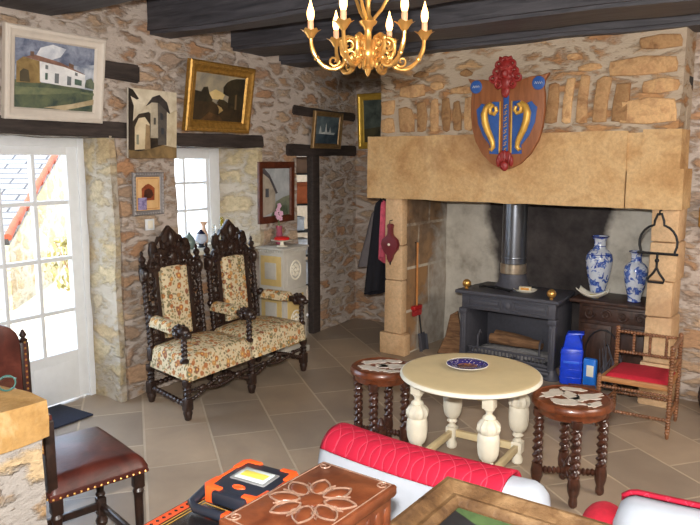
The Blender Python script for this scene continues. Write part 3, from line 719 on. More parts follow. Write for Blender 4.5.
def blob(cx, cy, w, h, rot=0, sd=0, n=14):
    q = random.Random(sd); o = []
    for i in range(n):
        a = 2 * PI * i / n; k = q.uniform(.62, 1.25); xx, yy = w * 1.1 * k * math.cos(a), h * 1.25 * k * math.sin(a); o.append((cx + xx * math.cos(rot) - yy * math.sin(rot), cy + xx * math.sin(rot) + yy * math.cos(rot)))
    return o
stool(-0.90, 3.59, 0.21, R(24), 'round dark oak stool with twisted legs, right of the cream table', 
      [blob(.34, .05, .40, .15, .5, 1, 22), blob(-.15, -.36, .36, .14, -.3, 2, 22), blob(-.38, .22, .34, .15, .9, 3, 22), blob(.12, .55, .26, .11, 0, 4, 18), blob(.02, .02, .14, .30, .4, 5, 18), blob(.40, -.42, .2, .1, .8, 6, 18)])
stool(-2.03, 3.53, 0.19, R(12), 'round dark oak stool with twisted legs, left of the cream table',
      [blob(.28, .1, .40, .16, .3, 11, 22), blob(-.18, -.32, .40, .16, -.2, 12, 22), blob(-.34, .28, .34, .16, .6, 13, 22), blob(.15, .55, .26, .12, 0, 14, 18), blob(.45, -.36, .2, .11, .5, 15, 18), blob(0, 0, .2, .14, 0, 16, 16)])

# ------------------------------------------------------------------ cream round table and plate
tb = thing('round_table', (-1.46, 3.55, 0), 0, 'cream painted round low table on fat carved baluster legs', 'table')
MB().lathe([(.36, .565), (.388, .566), (.395, .575), (.393, .588), (.379, .5945), (.36, .5955), (.05, .596)], 72).build('tabletop', M['cream'], tb)
MB().lathe([(.3885, .5655), (.3975, .572), (.3975, .582), (.392, .5895), (.3855, .5915), (.3855, .566)], 72, None, False).build('rim', M['ivory'], tb)
ap = MB()
for sy in (-1, 1): ap.bx(-.22, .22, sy * .235 - .01, sy * .235 + .01, .525, .566, .003)
for sx in (-1, 1): ap.bx(sx * .205 - .01, sx * .205 + .01, -.24, .24, .525, .566, .003)
ap.build('apron', M['cream'], tb)
for sx in (-1, 1):
    for sy in (-1, 1):
        x, y = sx * .21, sy * .24; l = MB(); T = TR(x, y, 0)
        l.box((x, y, .53), (.062, .062, .07), .004)
        l.lathe([(.026, .495), (.03, .49), (.018, .475), (.017, .46), (.032, .45), (.036, .44), (.026, .43)], 16, T)
        # gadrooned bulb
        vs_ = []; fs_ = []; n = 40; prf = [(.028, .435), (.044, .425), (.058, .405), (.061, .385), (.056, .365), (.050, .358), (.055, .352), (.058, .33), (.058, .28), (.054, .245), (.045, .22), (.034, .205), (.022, .198)]
        for j, (r_, z_) in enumerate(prf):
            for k in range(n):
                a_ = 2 * PI * k / n; g_ = 1 + (.07 * math.cos(10 * a_) if j < 5 else (.035 * abs(math.cos(4 * a_)) if j > 6 and j < 11 else 0)); vs_.append((r_ * g_ * math.cos(a_), r_ * g_ * math.sin(a_), z_))
        for j in range(len(prf) - 1):
            for k in range(n): k2 = (k + 1) % n; fs_.append((j * n + k, j * n + k2, (j + 1) * n + k2, (j + 1) * n + k))
        l.raw(vs_, fs_, T)
        l.lathe([(.020, .20), (.03, .19), (.033, .18), (.019, .168), (.018, .158), (.03, .148), (.02, .14)], 16, T)
        l.box((x, y, .108), (.062, .062, .07), .004); l.lathe([(.014, 0), (.03, .012), (.034, .035), (.024, .056), (.022, .075)], 16, T)
        l.build('leg', M['cream_white'], tb)
for sy in (-1, 1): MB().bx(-.18, .18, sy * .24 - .014, sy * .24 + .014, .085, .128, .004).build('stretcher', M['cream'], tb)
for sx in (-1, 1): MB().bx(sx * .21 - .014, sx * .21 + .014, -.21, .21, .085, .128, .004).build('stretcher', M['cream'], tb)
M['cobalt'] = plain('cobalt_glaze', (34, 40, 110), 0.2, 0, 0.3, 40, 0, 0.5, 0.5)
pt = thing('plate', (-1.505, 3.61, .5965), 0, 'cobalt blue patterned plate on the cream table', 'plate')
def plate_mat():
    m, t, p = new_mat('blue_plate_glaze', 0.18)
    v = t.coords(); g = t.add('ShaderNodeVectorMath', operation='LENGTH'); t.link(v, g.inputs[0])
    vo = t.add('ShaderNodeTexVoronoi'); vo.inputs['Scale'].default_value = 70; t.link(v, vo.inputs['Vector'])
    rim = t.ramp(vo.outputs['Distance'], [(.2, lin((206, 200, 214))), (.35, lin((44, 42, 120)))])
    ctr = t.ramp(t.noise(v, 26, 4).outputs[0], [(.4, lin((34, 32, 60))), (.5, lin((150, 96, 60))), (.62, lin((40, 40, 100)))])
    t.link(t.mix(t.math('GREATER_THAN', g.outputs['Value'], .058), ctr, rim), p.inputs['Base Color']); return m
MB().lathe([(.03, 0), (.06, .0), (.066, .006), (.118, .018), (.120, .021), (.117, .022), (.066, .011), (.055, .007), (.01, .006)], 40).build('dish', plate_mat(), pt)
MB().lathe([(.1175, .0195), (.1205, .0193), (.1215, .0215), (.118, .0235)], 40, None, False).build('rim', M['ivory'], pt)

# ------------------------------------------------------------------ bobbin corner chair with red cushion
kc = thing('bobbin_chair', (-.76, 4.85, 0), 0, 'low bobbin-turned oak chair with a red cushion, in front of the chimney pillar', 'chair')
def bob_post(x, y, z1, z0=0.0, r=.017):
    mb = MB(); n = int((z1 - z0) / .02); bobbin((x, y, z0 + .03), (x, y, z1), r, n, mb); mb.lathe([(.007, z0), (.013, z0 + .012), (.011, z0 + .035)], 10, TR(x, y, 0)); mb.lathe([(.01, z1 - .004), (.017, z1 + .006), (.012, z1 + .02), (.003, z1 + .026)], 10, TR(x, y, 0)); return mb
FRt, RRt, RLt, FLt = (.20, -.19), (.20, .18), (-.205, .18), (-.235, -.19)
def mid(mb, name, par=kc): return mb.build(name, M['oak_mid'], par)
mid(bob_post(*FRt, .595), 'leg'); mid(bob_post(*RRt, .60), 'leg'); mid(bob_post(*RLt, .60), 'leg'); mid(bob_post(*FLt, .345), 'leg')
mid(bobbin((*RLt, .585), (*RRt, .585), .0125, 20, MB()), 'back_rail'); mid(bobbin((*RLt, .44), (*RRt, .44), .0125, 20, MB()), 'back_rail')
for q in (.27, .53, .79):
    x = RLt[0] + q * (RRt[0] - RLt[0]); mid(bobbin((x, .18, .445), (x, .18, .58), .0115, 7, MB()), 'spindle')
mid(MB().tube([(*FRt, .585), (*RRt, .59)], .016, 8), 'arm_rail'); mid(bobbin((*FRt, .44), (*RRt, .44), .0125, 18, MB()), 'side_rail')
sr = MB().prism([FLt, FRt, RRt, RLt], .315, .352, None, .006); sr.build('seat_frame', wood('honey_beech', (150, 98, 56), (190, 136, 86), .45), kc)
mid(bobbin((*FLt, .285), (*FRt, .285), .012, 22, MB()), 'stretcher'); mid(bobbin((*FLt, .125), (*FRt, .125), .0125, 22, MB()), 'stretcher')
mid(bobbin((*FRt, .14), (*RRt, .14), .0125, 18, MB()), 'stretcher'); mid(bobbin((*FLt, .14), (*RLt, .14), .0125, 18, MB()), 'stretcher'); mid(bobbin((*RLt, .14), (*RRt, .14), .0125, 20, MB()), 'stretcher')
def cf(u, v):
    x0 = -.205 + .03 * v; x1 = .185; x = x0 + (x1 - x0) * u; y = -.175 + .335 * v; e = min(min(u, 1 - u) * .39, min(v, 1 - v) * .34)
    return (x, y, .352 + .022 * min(1, e / .018) ** .5 + .012 * math.sin(PI * u) * math.sin(PI * v))
MB().grid(cf, 26, 22).build('cushion', M['red_velvet'], kc, angle=70)

# ------------------------------------------------------------------ cast-iron stove in the hearth
sv = thing('wood_stove', F(1.135, 0.18, 0), FR, 'black cast-iron open-fronted stove with a steel flue standing in the fireplace', 'stove')
cast = lambda mb, n, par=sv, **k: mb.build(n, M['cast'], par, **k)
body = MB()
body.bx(-.40, -.37, .03, .46, .07, .60, .006); body.bx(.37, .40, .03, .46, .07, .60, .006); body.bx(-.40, .40, .43, .46, .07, .60, .006); body.bx(-.40, .40, .03, .46, .07, .10, .006); body.bx(-.40, .40, .04, .46, .58, .61)
cast(body, 'firebox')
fr_ = MB(); fr_.bx(-.42, .42, .0, .05, .50, .635, .008); 
for x0, x1 in ((-.36, -.05), (.05, .36)):
    fr_.bx(x0, x1, -.012, .004, .596, .61, .004).bx(x0, x1, -.012, .004, .525, .539, .004).bx(x0, x0 + .014, -.0115, .004, .528, .608, .004).bx(x1 - .014, x1, -.0115, .004, .528, .608, .004).bx(x0 + .03, x1 - .03, -.008, .004, .552, .583, .004)
pass; fr_.lathe([(.03, 0), (.032, .006), (.012, .014)], 16, TR(0, 0, .567) @ RX(R(90)))
cast(fr_, 'front_frieze')
for sx in (-1, 1):
    p_ = MB(); p_.bx(sx * .40 - .028, sx * .40 + .028, -.012, .05, .08, .50, .008); p_.bx(sx * .40 - .036, sx * .40 + .036, -.022, .055, .455, .505, .008); p_.bx(sx * .40 - .012, sx * .40 + .012, -.02, .0, .12, .44, .006)
    p_.lathe([(.07, 0), (.075, .01), (.06, .03), (.045, .06), (.04, .085)], 14, TR(sx * .40, .02, 0)); cast(p_, 'pilaster')
cast(MB().bx(-.38, .38, -.01, .42, .055, .085, .01).bx(-.40, .40, -.05, .06, .04, .07, .012), 'hearth_plate')
for sx in (-1, 1): cast(MB().lathe([(.03, 0), (.036, .012), (.026, .05), (.04, .07)], 12, TR(sx * .34, .40, 0)), 'foot')
top = MB(); top.prism([(-.46, -.05), (.46, -.05), (.46, .0), (.41, .49), (-.41, .49), (-.46, .0)], .635, .668, None, .008); cast(top, 'top_plate')
co = MB().lathe([(.17, .665), (.165, .68), (.13, .72), (.112, .80)], 28, TR(-.08, .30, 0)); cast(co, 'flue_collar')
sp = MB().lathe([(.104, .79), (.104, 2.28)], 32, TR(-.08, .30, 0)); sp.lathe([(.105, .93), (.1075, .935), (.1075, .945), (.105, .95)], 32, TR(-.08, .30, 0)); sp.build('stovepipe', M['steel'], sv)
MB().lathe([(.1055, .80), (.112, .805), (.112, .885), (.1055, .89)], 32, TR(-.08, .30, 0), False).build('pipe_band', plain('bright_pipe_band', (190, 176, 156), .3, .8, .2, 20), sv)
for sx, y_ in ((-1, .02), (1, -.01)): MB().lathe([(.012, .667), (.016, .675), (.010, .685)], 14, TR(sx * .385, y_, 0)).ball((sx * .385, y_, .718), .037, None, 24, 14).build('brass_ball', M['brass'], sv)
gt = MB(); 
for k in range(21): gt.bx(-.33 + k * .033 - .005, -.33 + k * .033 + .005, .0, .012, .115, .165, .003)
gt.bx(-.35, .35, -.004, .016, .16, .176, .004); gt.bx(-.35, .35, -.004, .016, .105, .118, .004)
for k in range(13): gt.bx(-.32 + k * .053 - .006, -.32 + k * .053 + .006, .01, .36, .105, .118)
cast(gt, 'fire_grate')
for sx in (-1, 1): cast(MB().tube([(sx * .28, .05, .118), (sx * .28, .05, .26), (sx * .28, .09, .30), (sx * .28, .12, .27)], .009, 8), 'firedog')
ash = MB().grid(lambda u, v: (-.33 + .66 * u, .03 + .34 * v, .12 + .02 * noise.noise(Vector((u * 9, v * 6, 1))) + .035 * math.sin(PI * u) * math.sin(PI * v)), 40, 24); 
ao = ash.build('wood_ash', plain('wood_ash', (150, 148, 148), .95, 0, .25, 40, .6), None, sv.location, (0, 0, FR)); ao['kind'] = 'stuff'; ao['label'] = 'grey wood ash lying in the stove grate'; ao['category'] = 'ash'
M['bark'] = wood('split_log', (86, 58, 38), (150, 112, 78), .9, (4, 20, 20), .6)
def log(x, y, z, L, r, rz, lab):
    mb = MB(); mb.lathe([(r * .96, -L / 2), (r, -L / 2 + .01), (r * 1.04, 0), (r * .97, L / 2 - .01), (r * .93, L / 2)], 16, RY(R(90))); mb.wob(.008, 14, x)
    o = mb.build('log', M['bark'], None, F(1.135 + x, .18 + y, z), (0, 0, FR + rz)); tag(o, lab, 'log', 'logs in the stove'); return o
log(.02, .17, .225, .46, .042, R(3), 'brown firewood log lying across the stove grate, the front one'); log(-.06, .30, .222, .36, .040, R(-12), 'firewood log lying behind the front log in the stove')
# things on the stove
bo = thing('dish', F(1.22, .36, .6685), 0, 'white oval dish holding a small box on the stove top', 'dish')
MB().lathe([(.06, 0), (.075, .004), (.098, .022), (.101, .026), (.096, .025), (.07, .010), (.02, .008)], 32, Matrix.Diagonal((1.0, .8, 1, 1))).build('bowl', M['ivory'], bo)
tag(MB().box((0, 0, .022), (.10, .05, .032), .005).build('matchbox', [plain('cream_card', (226, 214, 184), .6)], None, F(1.22, .36, .677), (0, 0, R(8))), 'small cream and orange box lying in the white dish on the stove', 'box').data
bl_ = MB().box((0, 0, .022), (.07, .0515, .020), .001).build('matchbox_label', plain('amber_card', (206, 140, 56), .6), bpy.data.objects['matchbox'])
tg = thing('fire_tongs', F(.98, .30, .672), R(-18), 'dark iron fire tongs lying on the stove top', 'tongs')
MB().tube([(-.16, .02, .010), (0, 0, .012), (.15, .035, .010)], .009, 8).build('arm', M['iron'], tg); MB().tube([(-.16, -.03, .010), (0, 0, .026), (.16, -.02, .01)], .009, 8).build('arm', M['iron'], tg); MB().ball((0, 0, .018), (.022, .022, .016)).build('pivot', M['iron'], tg)
tag(MB().prism([(-.13, .0), (-.05, .18), (-.02, .36), (.05, .40), (.09, .2), (.11, .0)], 0, .09, RX(R(90)), .02).wob(.025, 6).build('split_log', M['bark'], None, F(.54, .36, 0.01), (R(-9), 0, FR + R(20))), 'large split log leaning beside the left side of the stove', 'log')
# ------------------------------------------------------------------ chest with vases in the hearth
M['chestwood'] = wood('smoked_chest_oak', (44, 28, 22), (84, 56, 44), .5, (10, 10, 3), .3)
ch = thing('chest', F(1.95, .60, 0), FR, 'dark carved oak chest standing in the right of the fireplace', 'chest')
wd_ = lambda mb, n, par=ch: mb.build(n, M['chestwood'], par)
wd_(MB().bx(-.29, .29, -.16, .22, .05, .625, .006), 'body'); wd_(MB().prism([(-.36, -.20), (.31, -.20), (.31, .235), (-.36, .235)], .625, .655, None, .008), 'lid')
for sx in (-1, 1):
    d_ = MB(); d_.bx(sx * .145 - .125, sx * .145 + .125, -.178, -.155, .10, .46, .006); d_.bx(sx * .145 - .085, sx * .145 + .085, -.186, -.17, .14, .42, .006); dd = wd_(d_, 'door'); MB().ball((sx * .04, -.187, .30), .012).build('knob', M['iron'], dd)
fz = MB(); fz.bx(-.27, .27, -.178, -.155, .49, .60, .006)
for k in range(4): fz.scroll((-.2 + k * .13, -.182, .545), .042, 1.5, .01, 1 if k % 2 else -1, 0)
wd_(fz, 'carved_frieze')
for sx in (-1, 1):
    for sy in (-.13, .19): wd_(MB().box((sx * .25, sy, .03), (.07, .07, .06), .01), 'foot')
def china():
    m, t, p = new_mat('blue_and_white_china', .14)
    v = t.coords(); n = t.noise(v, 17, 4, .55, .9); n3 = t.noise(v, 60, 3)
    pat = t.ramp(n.outputs[0], [(.50, (0, 0, 0, 1)), (.54, (1, 1, 1, 1))]); lt = t.ramp(n3.outputs[0], [(.35, lin((40, 66, 160))), (.65, lin((110, 140, 205)))])
    sx = t.add('ShaderNodeSeparateXYZ'); t.link(v, sx.inputs[0])
    band = t.math('LESS_THAN', t.math('FRACT', t.math('MULTIPLY', sx.outputs[2], 14.5)), .09)
    bodyz = t.math('MULTIPLY', t.math('GREATER_THAN', sx.outputs[2], .05), t.math('LESS_THAN', sx.outputs[2], .34))
    c = t.mix(pat, lin((216, 222, 232)), lt)
    c = t.mix(t.math('MULTIPLY', band, t.math('SUBTRACT', 1, bodyz)), c, lin((40, 64, 158)))
    t.link(c, p.inputs['Base Color']); p.inputs['Coat Weight'].default_value = .5; return m
M['china'] = china()
VP = [(.062, 0), (.066, .012), (.06, .03), (.074, .09), (.094, .18), (.107, .26), (.110, .315), (.102, .355), (.078, .385), (.055, .40), (.048, .42), (.046, .455), (.052, .485), (.068, .50), (.072, .508), (.064, .508), (.044, .48), (.04, .44)]
def vase(u, v, s, lab, z=.656, sw=1.0, rz=0):
    o = thing('china_vase', F(u, v, z), rz, lab, 'vase', 'blue and white vases on the hearth chest')
    MB().lathe([(r * s * sw, z_ * s) for r, z_ in VP], 36).build('body', M['china'], o)
    MB().lathe([(.0645 * s * sw, .498 * s), (.0735 * s * sw, .503 * s), (.0735 * s * sw, .511 * s), (.064 * s * sw, .511 * s)], 36, None, False).build('lip', M['cobalt'], o); return o
vase(1.735, .66, .98, 'taller blue and white china vase on the hearth chest behind the white dish')
vase(2.055, .56, .80, 'smaller blue and white china vase on the right end of the hearth chest', sw=1.02, rz=2.1)
fd = tag(MB().grid(lambda u, v: ((u - .5) * .24, (v - .5) * .12, .012 + .05 * (abs(u - .5) * 2) ** 2 * 1.0 + .03 * (abs(v - .5) * 2) ** 2), 16, 10).build('napkin_dish', M['ivory'], None, F(1.755, .46, .653), (0, 0, FR)), 'white folded dish on the chest in front of the tall vase', 'dish')
sm = fd.modifiers.new('thickness', 'SOLIDIFY'); sm.thickness = .006
tag(MB().box((0, 0, .014), (.075, .035, .028), .008).build('tape_measure', plain('yellow_plastic', (206, 182, 44), .45), None, F(1.77, .455, .668), (0, 0, R(10))), 'small yellow box lying in the white dish on the chest', 'box')
# blue plastic pack, small blue packet, cables
bp = thing('firelighter_pack', F(1.70, .19, 0.002), R(12), 'tall blue plastic pack standing on the floor beside the stove', 'pack')
M['blue_plastic'] = plain('blue_film', (28, 68, 214), .3, 0, .18, 18, .5)
pk = MB(); pk.box((0, 0, .15), (.17, .12, .30), .02); pk.prism([(-.07, .29), (.08, .29), (.075, .34), (.045, .41), (.085, .415), (.085, .43), (-.035, .425), (-.05, .40)], -.05, .05, RX(R(90)), .01)
for k in range(4): pk.bx(-.087, .087, -.062, .062, .06 + k * .065, .066 + k * .065, .002)
pk.wob(.006, 9); pk.build('wrapping', M['blue_plastic'], bp)
MB().bx(-.06, .06, -.0655, -.0575, .18, .20, .002).build('seam', plain('blue_seam', (60, 110, 235), .3), bp)
sp_ = thing('packet', F(1.855, .17, 0.0), R(-6), 'small bright blue packet with a white label beside the tall blue pack', 'packet')
MB().box((0, 0, .13), (.10, .05, .22), .012).box((0, 0, .02), (.09, .05, .04), .006).build('wrapping', plain('azure_card', (36, 120, 222), .4), sp_); MB().bx(-.02, .035, -.0275, -.0245, .10, .19, .001).build('paper_label', M['ivory'], sp_)
kb = MB(); rb = random.Random(9)
for k in range(26):
    a = rb.uniform(0, 6.28); r_ = rb.uniform(.02, .09); h = rb.uniform(.18, .38); lean = rb.uniform(-.08, .08)
    kb.tube([(r_ * math.cos(a), r_ * math.sin(a) * .6, .006), (r_ * math.cos(a) * 1.2 + lean * .5, r_ * .6 * math.sin(a), h * .5), (r_ * math.cos(a) * .6 + lean, r_ * .3 * math.sin(a), h)], [.006, .005, .0025], 6)
tag(kb.build('kindling_bundle', plain('dark_twigs', (84, 84, 92), .6, 0, .3), None, F(1.99, .24, 0)), 'bundle of thin dark twigs standing behind the red-cushioned chair', 'kindling')
tag(MB().tube([(.0 + .13 * math.cos(a_ * .35), .0, .30 + .19 * math.sin(a_ * .35)) for a_ in range(-2, 11)], .006, 7).build('wire_hoop', M['iron'], None, F(1.90, .305, -.04), (0, 0, .1)), 'thin dark wire hoop leaning on the chest behind the twigs', 'hoop')
tag(MB().box((0, 0, .02), (.20, .10, .04), .006).build('brick', plain('brick_red_clay', (140, 92, 70), .9), None, F(1.83, .06, 0), (0, 0, R(14))), 'reddish flat brick on the floor by the blue packs', 'brick')
# iron hoop hanger on the right pillar
tr = thing('pot_hanger', F(2.335, -.02, 0), FR, 'black iron hoop hanger with a crossbar and stirrup hanging on the chimney pillar', 'hanger')
hp = [(.035, 0, 1.40), (.03, 0, 1.36)] + [(.125 * math.cos(a), 0, 1.205 + .13 * math.sin(a)) for a in [R(75 - 17 * i) for i in range(9)]]
hp = [(-x, y, z) for x, y, z in hp][::-1][:-1] + [(-.012, 0, 1.41), (.012, 0, 1.41)] + hp[1:]
MB().tube([(-.115, 0, 1.13)] + hp[2:-2] + [(.115, 0, 1.13)], .0085, 8).build('hoop', M['iron'], tr)
MB().tube([(-.135, 0, 1.13), (.135, 0, 1.13)], .0095, 8).build('crossbar', M['iron'], tr)
MB().tube([(0, 0, 1.14), (0, 0, 1.03), (-.02, 0, .99), (-.055, 0, .945), (-.05, 0, .925), (.05, 0, .925), (.055, 0, .945), (.02, 0, .99), (0, 0, 1.03)], .0085, 8).ball((0, 0, 1.08), .016).build('stirrup', M['iron'], tr)
MB().tube([(0, .045, 1.43), (0, -.004, 1.43), (0, -.012, 1.41), (0, .0, 1.40)], .006, 7).build('nail', M['iron'], tr)
# bellows, brush
be = thing('bellows', F(.085, -.005, 0), FR, 'dark red leather bellows hanging on the left chimney pillar', 'bellows')
bw_ = MB(); bw_.prism([(0, .865), (.022, .90), (.03, .935), (.075, .985), (.088, 1.03), (.075, 1.075), (.035, 1.105), (.02, 1.125), (.018, 1.17), (.026, 1.20), (.016, 1.215), (-.016, 1.215), (-.026, 1.20), (-.018, 1.17), (-.02, 1.125), (-.035, 1.105), (-.075, 1.075), (-.088, 1.03), (-.075, .985), (-.03, .935), (-.022, .90)], -.025, .025, RX(R(90)), .006)
bw_.build('board', plain('oxblood_leather', (110, 36, 44), .45, 0, .15, 10), be)
MB().lathe([(.017, .93), (.013, .90), (.007, .85), (.006, .845)], 12).build('nozzle', M['iron'], be); MB().lathe([(.012, 0), (.013, .003), (.006, .008)], 12, TR(0, -.025, 1.03) @ RX(R(90))).build('stud', M['ivory'], be)
MB().tube([(0, .03, 1.245), (0, -.01, 1.245), (0, -.012, 1.215)], .004, 6).build('hook', M['iron'], be)
br = thing('hearth_brush', F(.205, .27, 0), FR, 'red hearth brush with a long wooden handle hanging inside the fireplace', 'brush')
MB().tube([(.0, 0, .44), (.0, 0, 1.03)], .0105, 10).build('handle', plain('pale_handle_wood', (190, 124, 64), .5), br)
MB().box((.0, 0, .42), (.05, .14, .04), .01).build('head', plain('red_lacquer', (170, 34, 36), .4), br); bq = MB()
for k in range(40): bq.tube([(.0 + .018 * math.cos(k * 2.4), -.06 + .12 * k / 39, .405), (.012 * math.cos(k * 2.4), -.065 + .13 * k / 39, .345)], .004, 5)
bq.build('bristles', plain('red_bristle', (150, 28, 30), .8), br); MB().tube([(-.03, 0, 1.025), (.003, 0, 1.025), (.004, 0, 1.035)], .004, 6).build('hook', M['iron'], br)
shv = thing('ash_shovel', F(.245, .33, 0), FR, 'dark iron ash shovel leaning inside the fireplace beside the left pillar', 'shovel')
pn_ = MB(); pn_.bx(-.003, .003, -.06, .06, .0, .17, .002).bx(-.0, .03, -.06, -.054, .0, .15, .002).bx(-.0, .03, .054, .06, .0, .15, .002); pn_.build('pan', M['cast'], shv, None, (0, R(-8), 0)); MB().tube([(-.022, 0, .16), (-.045, 0, .34)], .008, 8).build('handle', M['iron'], shv)
bkt = thing('basket', F(2.80, .12, 0), FR, 'dark round basket on the floor against the right stone wall', 'basket')
bb_ = MB()
for k in range(9): bb_.tube([((.12 + .03 * math.sin(k * .35)) * math.cos(q * PI / 12), (.12 + .03 * math.sin(k * .35)) * math.sin(q * PI / 12), .016 + k * .026 + .004 * (-1) ** q) for q in range(24)], .014, 6, None, True)
bb_.lathe([(.11, .004), (.12, .02), (.10, .022)], 24); bb_.build('wicker', plain('dark_wicker', (58, 42, 34), .7, 0, .25, 40), bkt)
# coats on the flank of the chimney
def coat(u, v, z0, z1, wt, wb, th, mat, lab, sd, tw=0.0, name='coat', folds=4):
    o = thing(name, F(u, v, 0), FR, lab, 'coat')
    def cfn(q, h):
        a = 2 * PI * q; wv = wt + (wb - wt) * h ** .8; sh = min(1, h / .06) ** .5; tz = z1 - (z1 - z0) * h
        rx = wv / 2 * sh; ry = th / 2 * (0.8 + .4 * h) * sh; k = 1 + .16 * math.sin(folds * a + sd + 3 * h) * h ** .5
        return (rx * k * math.cos(a) + tw * h, ry * k * math.sin(a), tz + .04 * math.sin(a + sd) * (h ** 3))
    c = MB().grid(cfn, 40, 24); c.build('cloth', mat, o, angle=80)
    MB().tube([(-.02 - u, 0, z1 - .01), (0, 0, z1 - .005), (-.012, 0, z1 + .022)], .006, 6).build('hook', M['iron'], o); return o
coat(-.36, .44, .76, 1.30, .07, .28, .18, plain('grey_wool', (112, 106, 108), .95, 0, .1), 'grey coat hanging behind the black one beside the chimney', 1.0, -.07)
coat(-.17, .21, .52, 1.42, .07, .19, .17, plain('black_wool', (24, 24, 32), .95, 0, .1), 'long black coat hanging beside the left chimney pillar', 2.2, -.05)
coat(-.055, .10, .86, 1.42, .045, .075, .10, plain('rose_scarf', (196, 84, 104), .95, 0, .2, 30), 'rose pink scarf hanging between the black coat and the pillar', 3.0, .0, 'scarf')
coat(-.045, .20, .34, .84, .06, .08, .09, plain('crimson_cloth', (130, 26, 40), .95, 0, .2, 30), 'crimson garment hanging low beside the left pillar', 4.0, .0, 'garment')

# ------------------------------------------------------------------ painted cabinet, vase, cake stand
cb = thing('painted_cabinet', (-3.89, 4.94, 0), 0, 'tall narrow painted cabinet with ochre panels in the corner by the doorway', 'cabinet')
CX, CY = .14, .17
cg = lambda mb, n, par=cb: mb.build(n, M['cab_grey'], par)
cg(MB().bx(-CX, CX, -CY, CY, .04, .985, .004), 'body'); cg(MB().bx(-CX - .02, CX + .02, -CY - .02, CY + .02, 0, .06, .008), 'plinth')
tp_ = MB().bx(-CX - .022, CX + .022, -CY - .022, CY + .022, .985, 1.005, .006)
cg(tp_, 'top'); dn = MB()
for k in range(11): dn.box((-CX + .005 + k * .0275, -CY - .006, .972), (.016, .014, .022), .003)
for k in range(13): dn.box((CX + .006, -CY + .005 + k * .0275, .972), (.014, .016, .022), .003)
cg(dn, 'dentil_moulding'); cg(MB().bx(-CX - .012, CX + .012, -CY - .012, CY + .012, .60, .625, .005), 'middle_moulding')
for z0, z1 in ((.66, .93), (.10, .57)):
    d_ = MB().bx(-.115, .115, -CY - .008, -CY + .002, z0, z1, .003); dd = d_.build('door', M['cab_yellow'], cb)
    MB().bx(-.065, .065, -CY - .014, -CY - .004, z0 + .06, z1 - .06, .004).build('door_panel', M['cab_grey'], dd)
    sd_ = MB().bx(CX - .002, CX + .006, -.12, .12, z0, z1, .003).build('side_panel', M['cab_yellow'] if z0 < .5 else M['cab_grey'], cb)
    rs = MB(); zc = (z0 + z1) / 2; rs.tube([(CX + .007, .075 * math.cos(k * .35), zc + .085 * math.sin(k * .35)) for k in range(18)], .008, 6, None, True)
    for k in range(8): rs.ball((CX + .007, .04 * math.cos(k * .785), zc + .045 * math.sin(k * .785)), (.008, .022, .018), None, 8, 5)
    rs.ball((CX + .008, 0, zc), (.012, .016, .016)); rs.build('rosette', M['ivory'], sd_)
ov = thing('orchid_vase', (-3.99, 5.02, 1.006), 0, 'pink glass vase with pale pink orchids on the painted cabinet', 'vase')
pg_, t_, p_ = new_mat('pink_glass', .08); p_.inputs['Base Color'].default_value = lin((214, 120, 146)); p_.inputs['Transmission Weight'].default_value = .55
MB().lathe([(.03, 0), (.034, .01), (.031, .08), (.027, .13), (.032, .17), (.028, .17), (.023, .13), (.027, .08), (.028, .015)], 24).build('glass', pg_, ov)
sm_ = MB(); sm_.tube([(0, 0, .01), (.0, 0, .18), (.015, -.01, .26), (.03, -.02, .36)], .004, 6); sm_.tube([(.005, 0, .02), (-.005, 0, .2), (.03, -.03, .28)], .004, 6); sm_.build('stem', plain('stem_green', (96, 120, 70), .6), ov)
pet = plain('orchid_petal', (222, 176, 200), .6, 0, .12, 20)
for x, y, z in ((.03, -.03, .36), (.015, -.03, .32), (.05, -.03, .29), (.02, -.04, .255), (-.005, -.03, .285), (.045, -.035, .245)):
    f_ = MB()
    for k in range(5): a = k * 2 * PI / 5 + x * 40; f_.ball((x + .014 * math.cos(a), y, z + .014 * math.sin(a)), (.013, .005, .012), None, 8, 5)
    f_.ball((x, y - .006, z), .006, None, 8, 5); f_.build('blossom', pet, ov)
ck = thing('cake_stand', (-3.865, 4.90, 1.006), 0, 'white footed cake stand on the painted cabinet', 'cake stand')
MB().lathe([(.05, 0), (.052, .004), (.02, .012), (.014, .03), (.02, .042), (.098, .056), (.102, .062), (.098, .062), (.02, .05)], 32).build('stand', M['ivory'], ck)
tag(MB().lathe([(.06, 0), (.068, .004), (.07, .018), (.06, .027), (.02, .03)], 28).wob(.003, 20).build('red_tart', plain('red_glaze', (206, 36, 34), .35), None, (-3.865, 4.90, 1.064)), 'round red tart on the white cake stand', 'cake')
